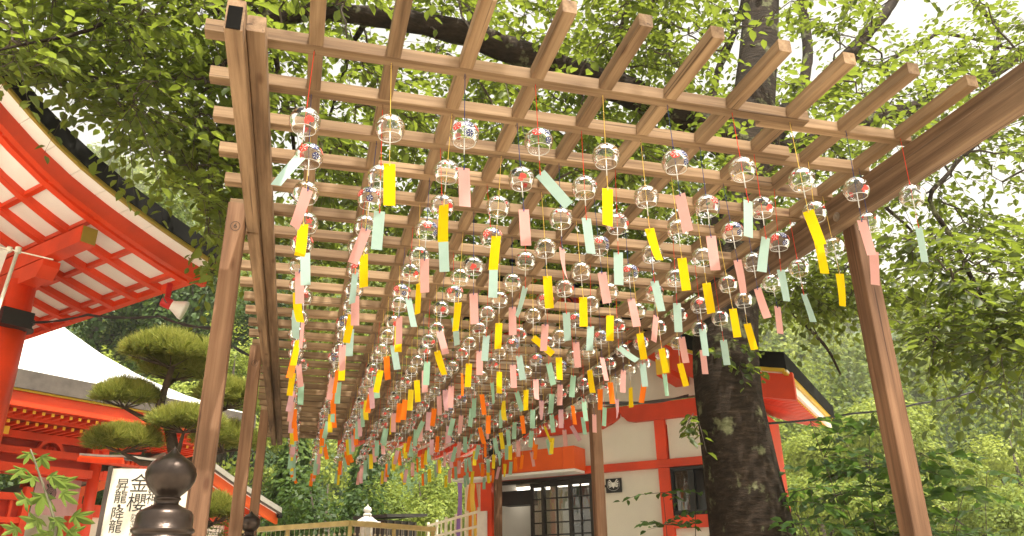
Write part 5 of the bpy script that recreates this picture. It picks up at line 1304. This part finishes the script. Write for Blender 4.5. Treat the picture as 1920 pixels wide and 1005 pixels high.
tree('cedar_tree', 'dark conifer rising above the pale roof behind the clipped pine', 330, 480, 27, 15, 3.4, 18000, .20, 'cone', .5, leaf_dark)
tree('broadleaf_tree', 'large dark green tree behind the eave corner', 400, 380, 29, 14, 4.2, 20000, .19, 'round', .5, leaf_dark)
tree('broadleaf_tree', 'tall tree behind the sweeping black roof edge', 250, 250, 30, 16, 4.6, 20000, .20, 'round', .45, leaf_far)
tree('cedar_tree', 'tall dark conifer seen through the left of the lattice', 520, 430, 30, 18, 3.6, 18000, .20, 'cone', .4, leaf_dark)
RG = 'trees on the slope at right'
tree('broadleaf_tree', 'layered yellow-green tree right of the office roof', 1600, 720, 22, 7.0, 3.2, 22000, .13, 'round', .75, leaf_far, RG)
tree('broadleaf_tree', 'layered light green tree behind the right pergola post', 1730, 790, 20, 6.0, 2.6, 20000, .12, 'round', .6, leaf_far, RG)
tree('broadleaf_tree', 'pale green tree at the right edge under the drooping bough', 1880, 770, 21, 6.5, 2.8, 20000, .12, 'round', .8, leaf_far, RG)
tree('broadleaf_tree', 'dark green tree low behind the right shrubs', 1820, 890, 16, 4.0, 2.0, 16000, .10, 'round', .45, leaf_far, RG)
tree('broadleaf_tree', 'mid green tree low between trunk and pergola post', 1520, 850, 17, 4.5, 2.0, 16000, .10, 'round', .5, leaf_far, RG)
tree('cedar_tree', 'slim conifer standing behind the layered trees at right', 1790, 640, 38, 11, 2.2, 12000, .20, 'cone', .6, leaf_dark, RG)
# the far wood: one mass
Ps, As, Ns, Ls, Ts = [], [], [], [], []
for k in range(850):
    az = math.radians(rng.uniform(-62, 72)); r = rng.uniform(34, 190) if rng.random() < .75 else rng.uniform(30, 80); x, y = r * math.sin(az), r * math.cos(az); z = float(slope_z(np.array(x), np.array(y)))
    if z <= .2: continue
    px_, py__, _d = proj((x, y, z + 4))
    if px_ < -250 or px_ > 2250: continue
    hh_ = rng.uniform(5, 12); con = rng.random() < .3; nn0 = int(np.clip(50000 / r, 260, 1300))
    P, A, N, L, T = crown_cloud(np.array([x, y, z + hh_ * .45]), hh_ * (.22 if con else .42), hh_ * .5, nn0, max(.18, r * .0056), 'cone' if con else 'round', float(np.clip(rng.normal(.15 if con else .55, .30), 0, 1)))
    Ps.append(P); As.append(A); Ns.append(N); Ls.append(L); Ts.append(T)
Ps, As, Ns, Ls, Ts = map(np.concatenate, (Ps, As, Ns, Ls, Ts))
V, F = tufts(Ps, As, Ns, Ls, Ls * .75)
fw_ = np_mesh('forest', V, F, leaf_far, Ts); tag(fw_, 'wood of mixed trees covering the far slopes', 'forest', kind='stuff')
print('forest leaves', len(Ps))

# ------------------------------------------------------------------ moist air between here and the far slope
HAZE = 0.0011
if HAZE > 0:
    hz = bpy.data.materials.new('haze_air'); hz.use_nodes = True; n = hz.node_tree; n.nodes.clear()
    pv_ = n.nodes.new('ShaderNodeVolumePrincipled'); pv_.inputs['Density'].default_value = HAZE; pv_.inputs['Color'].default_value = (.97, .96, .86, 1); pv_.inputs['Anisotropy'].default_value = .2
    o = n.nodes.new('ShaderNodeOutputMaterial'); n.links.new(pv_.outputs[0], o.inputs['Volume'])
    q = MB(); q.abox(-605, 605, -605, 605, -1.0, 150); tag(q.build('haze', hz), 'pale moist air lying over the slopes', 'haze', kind='stuff')
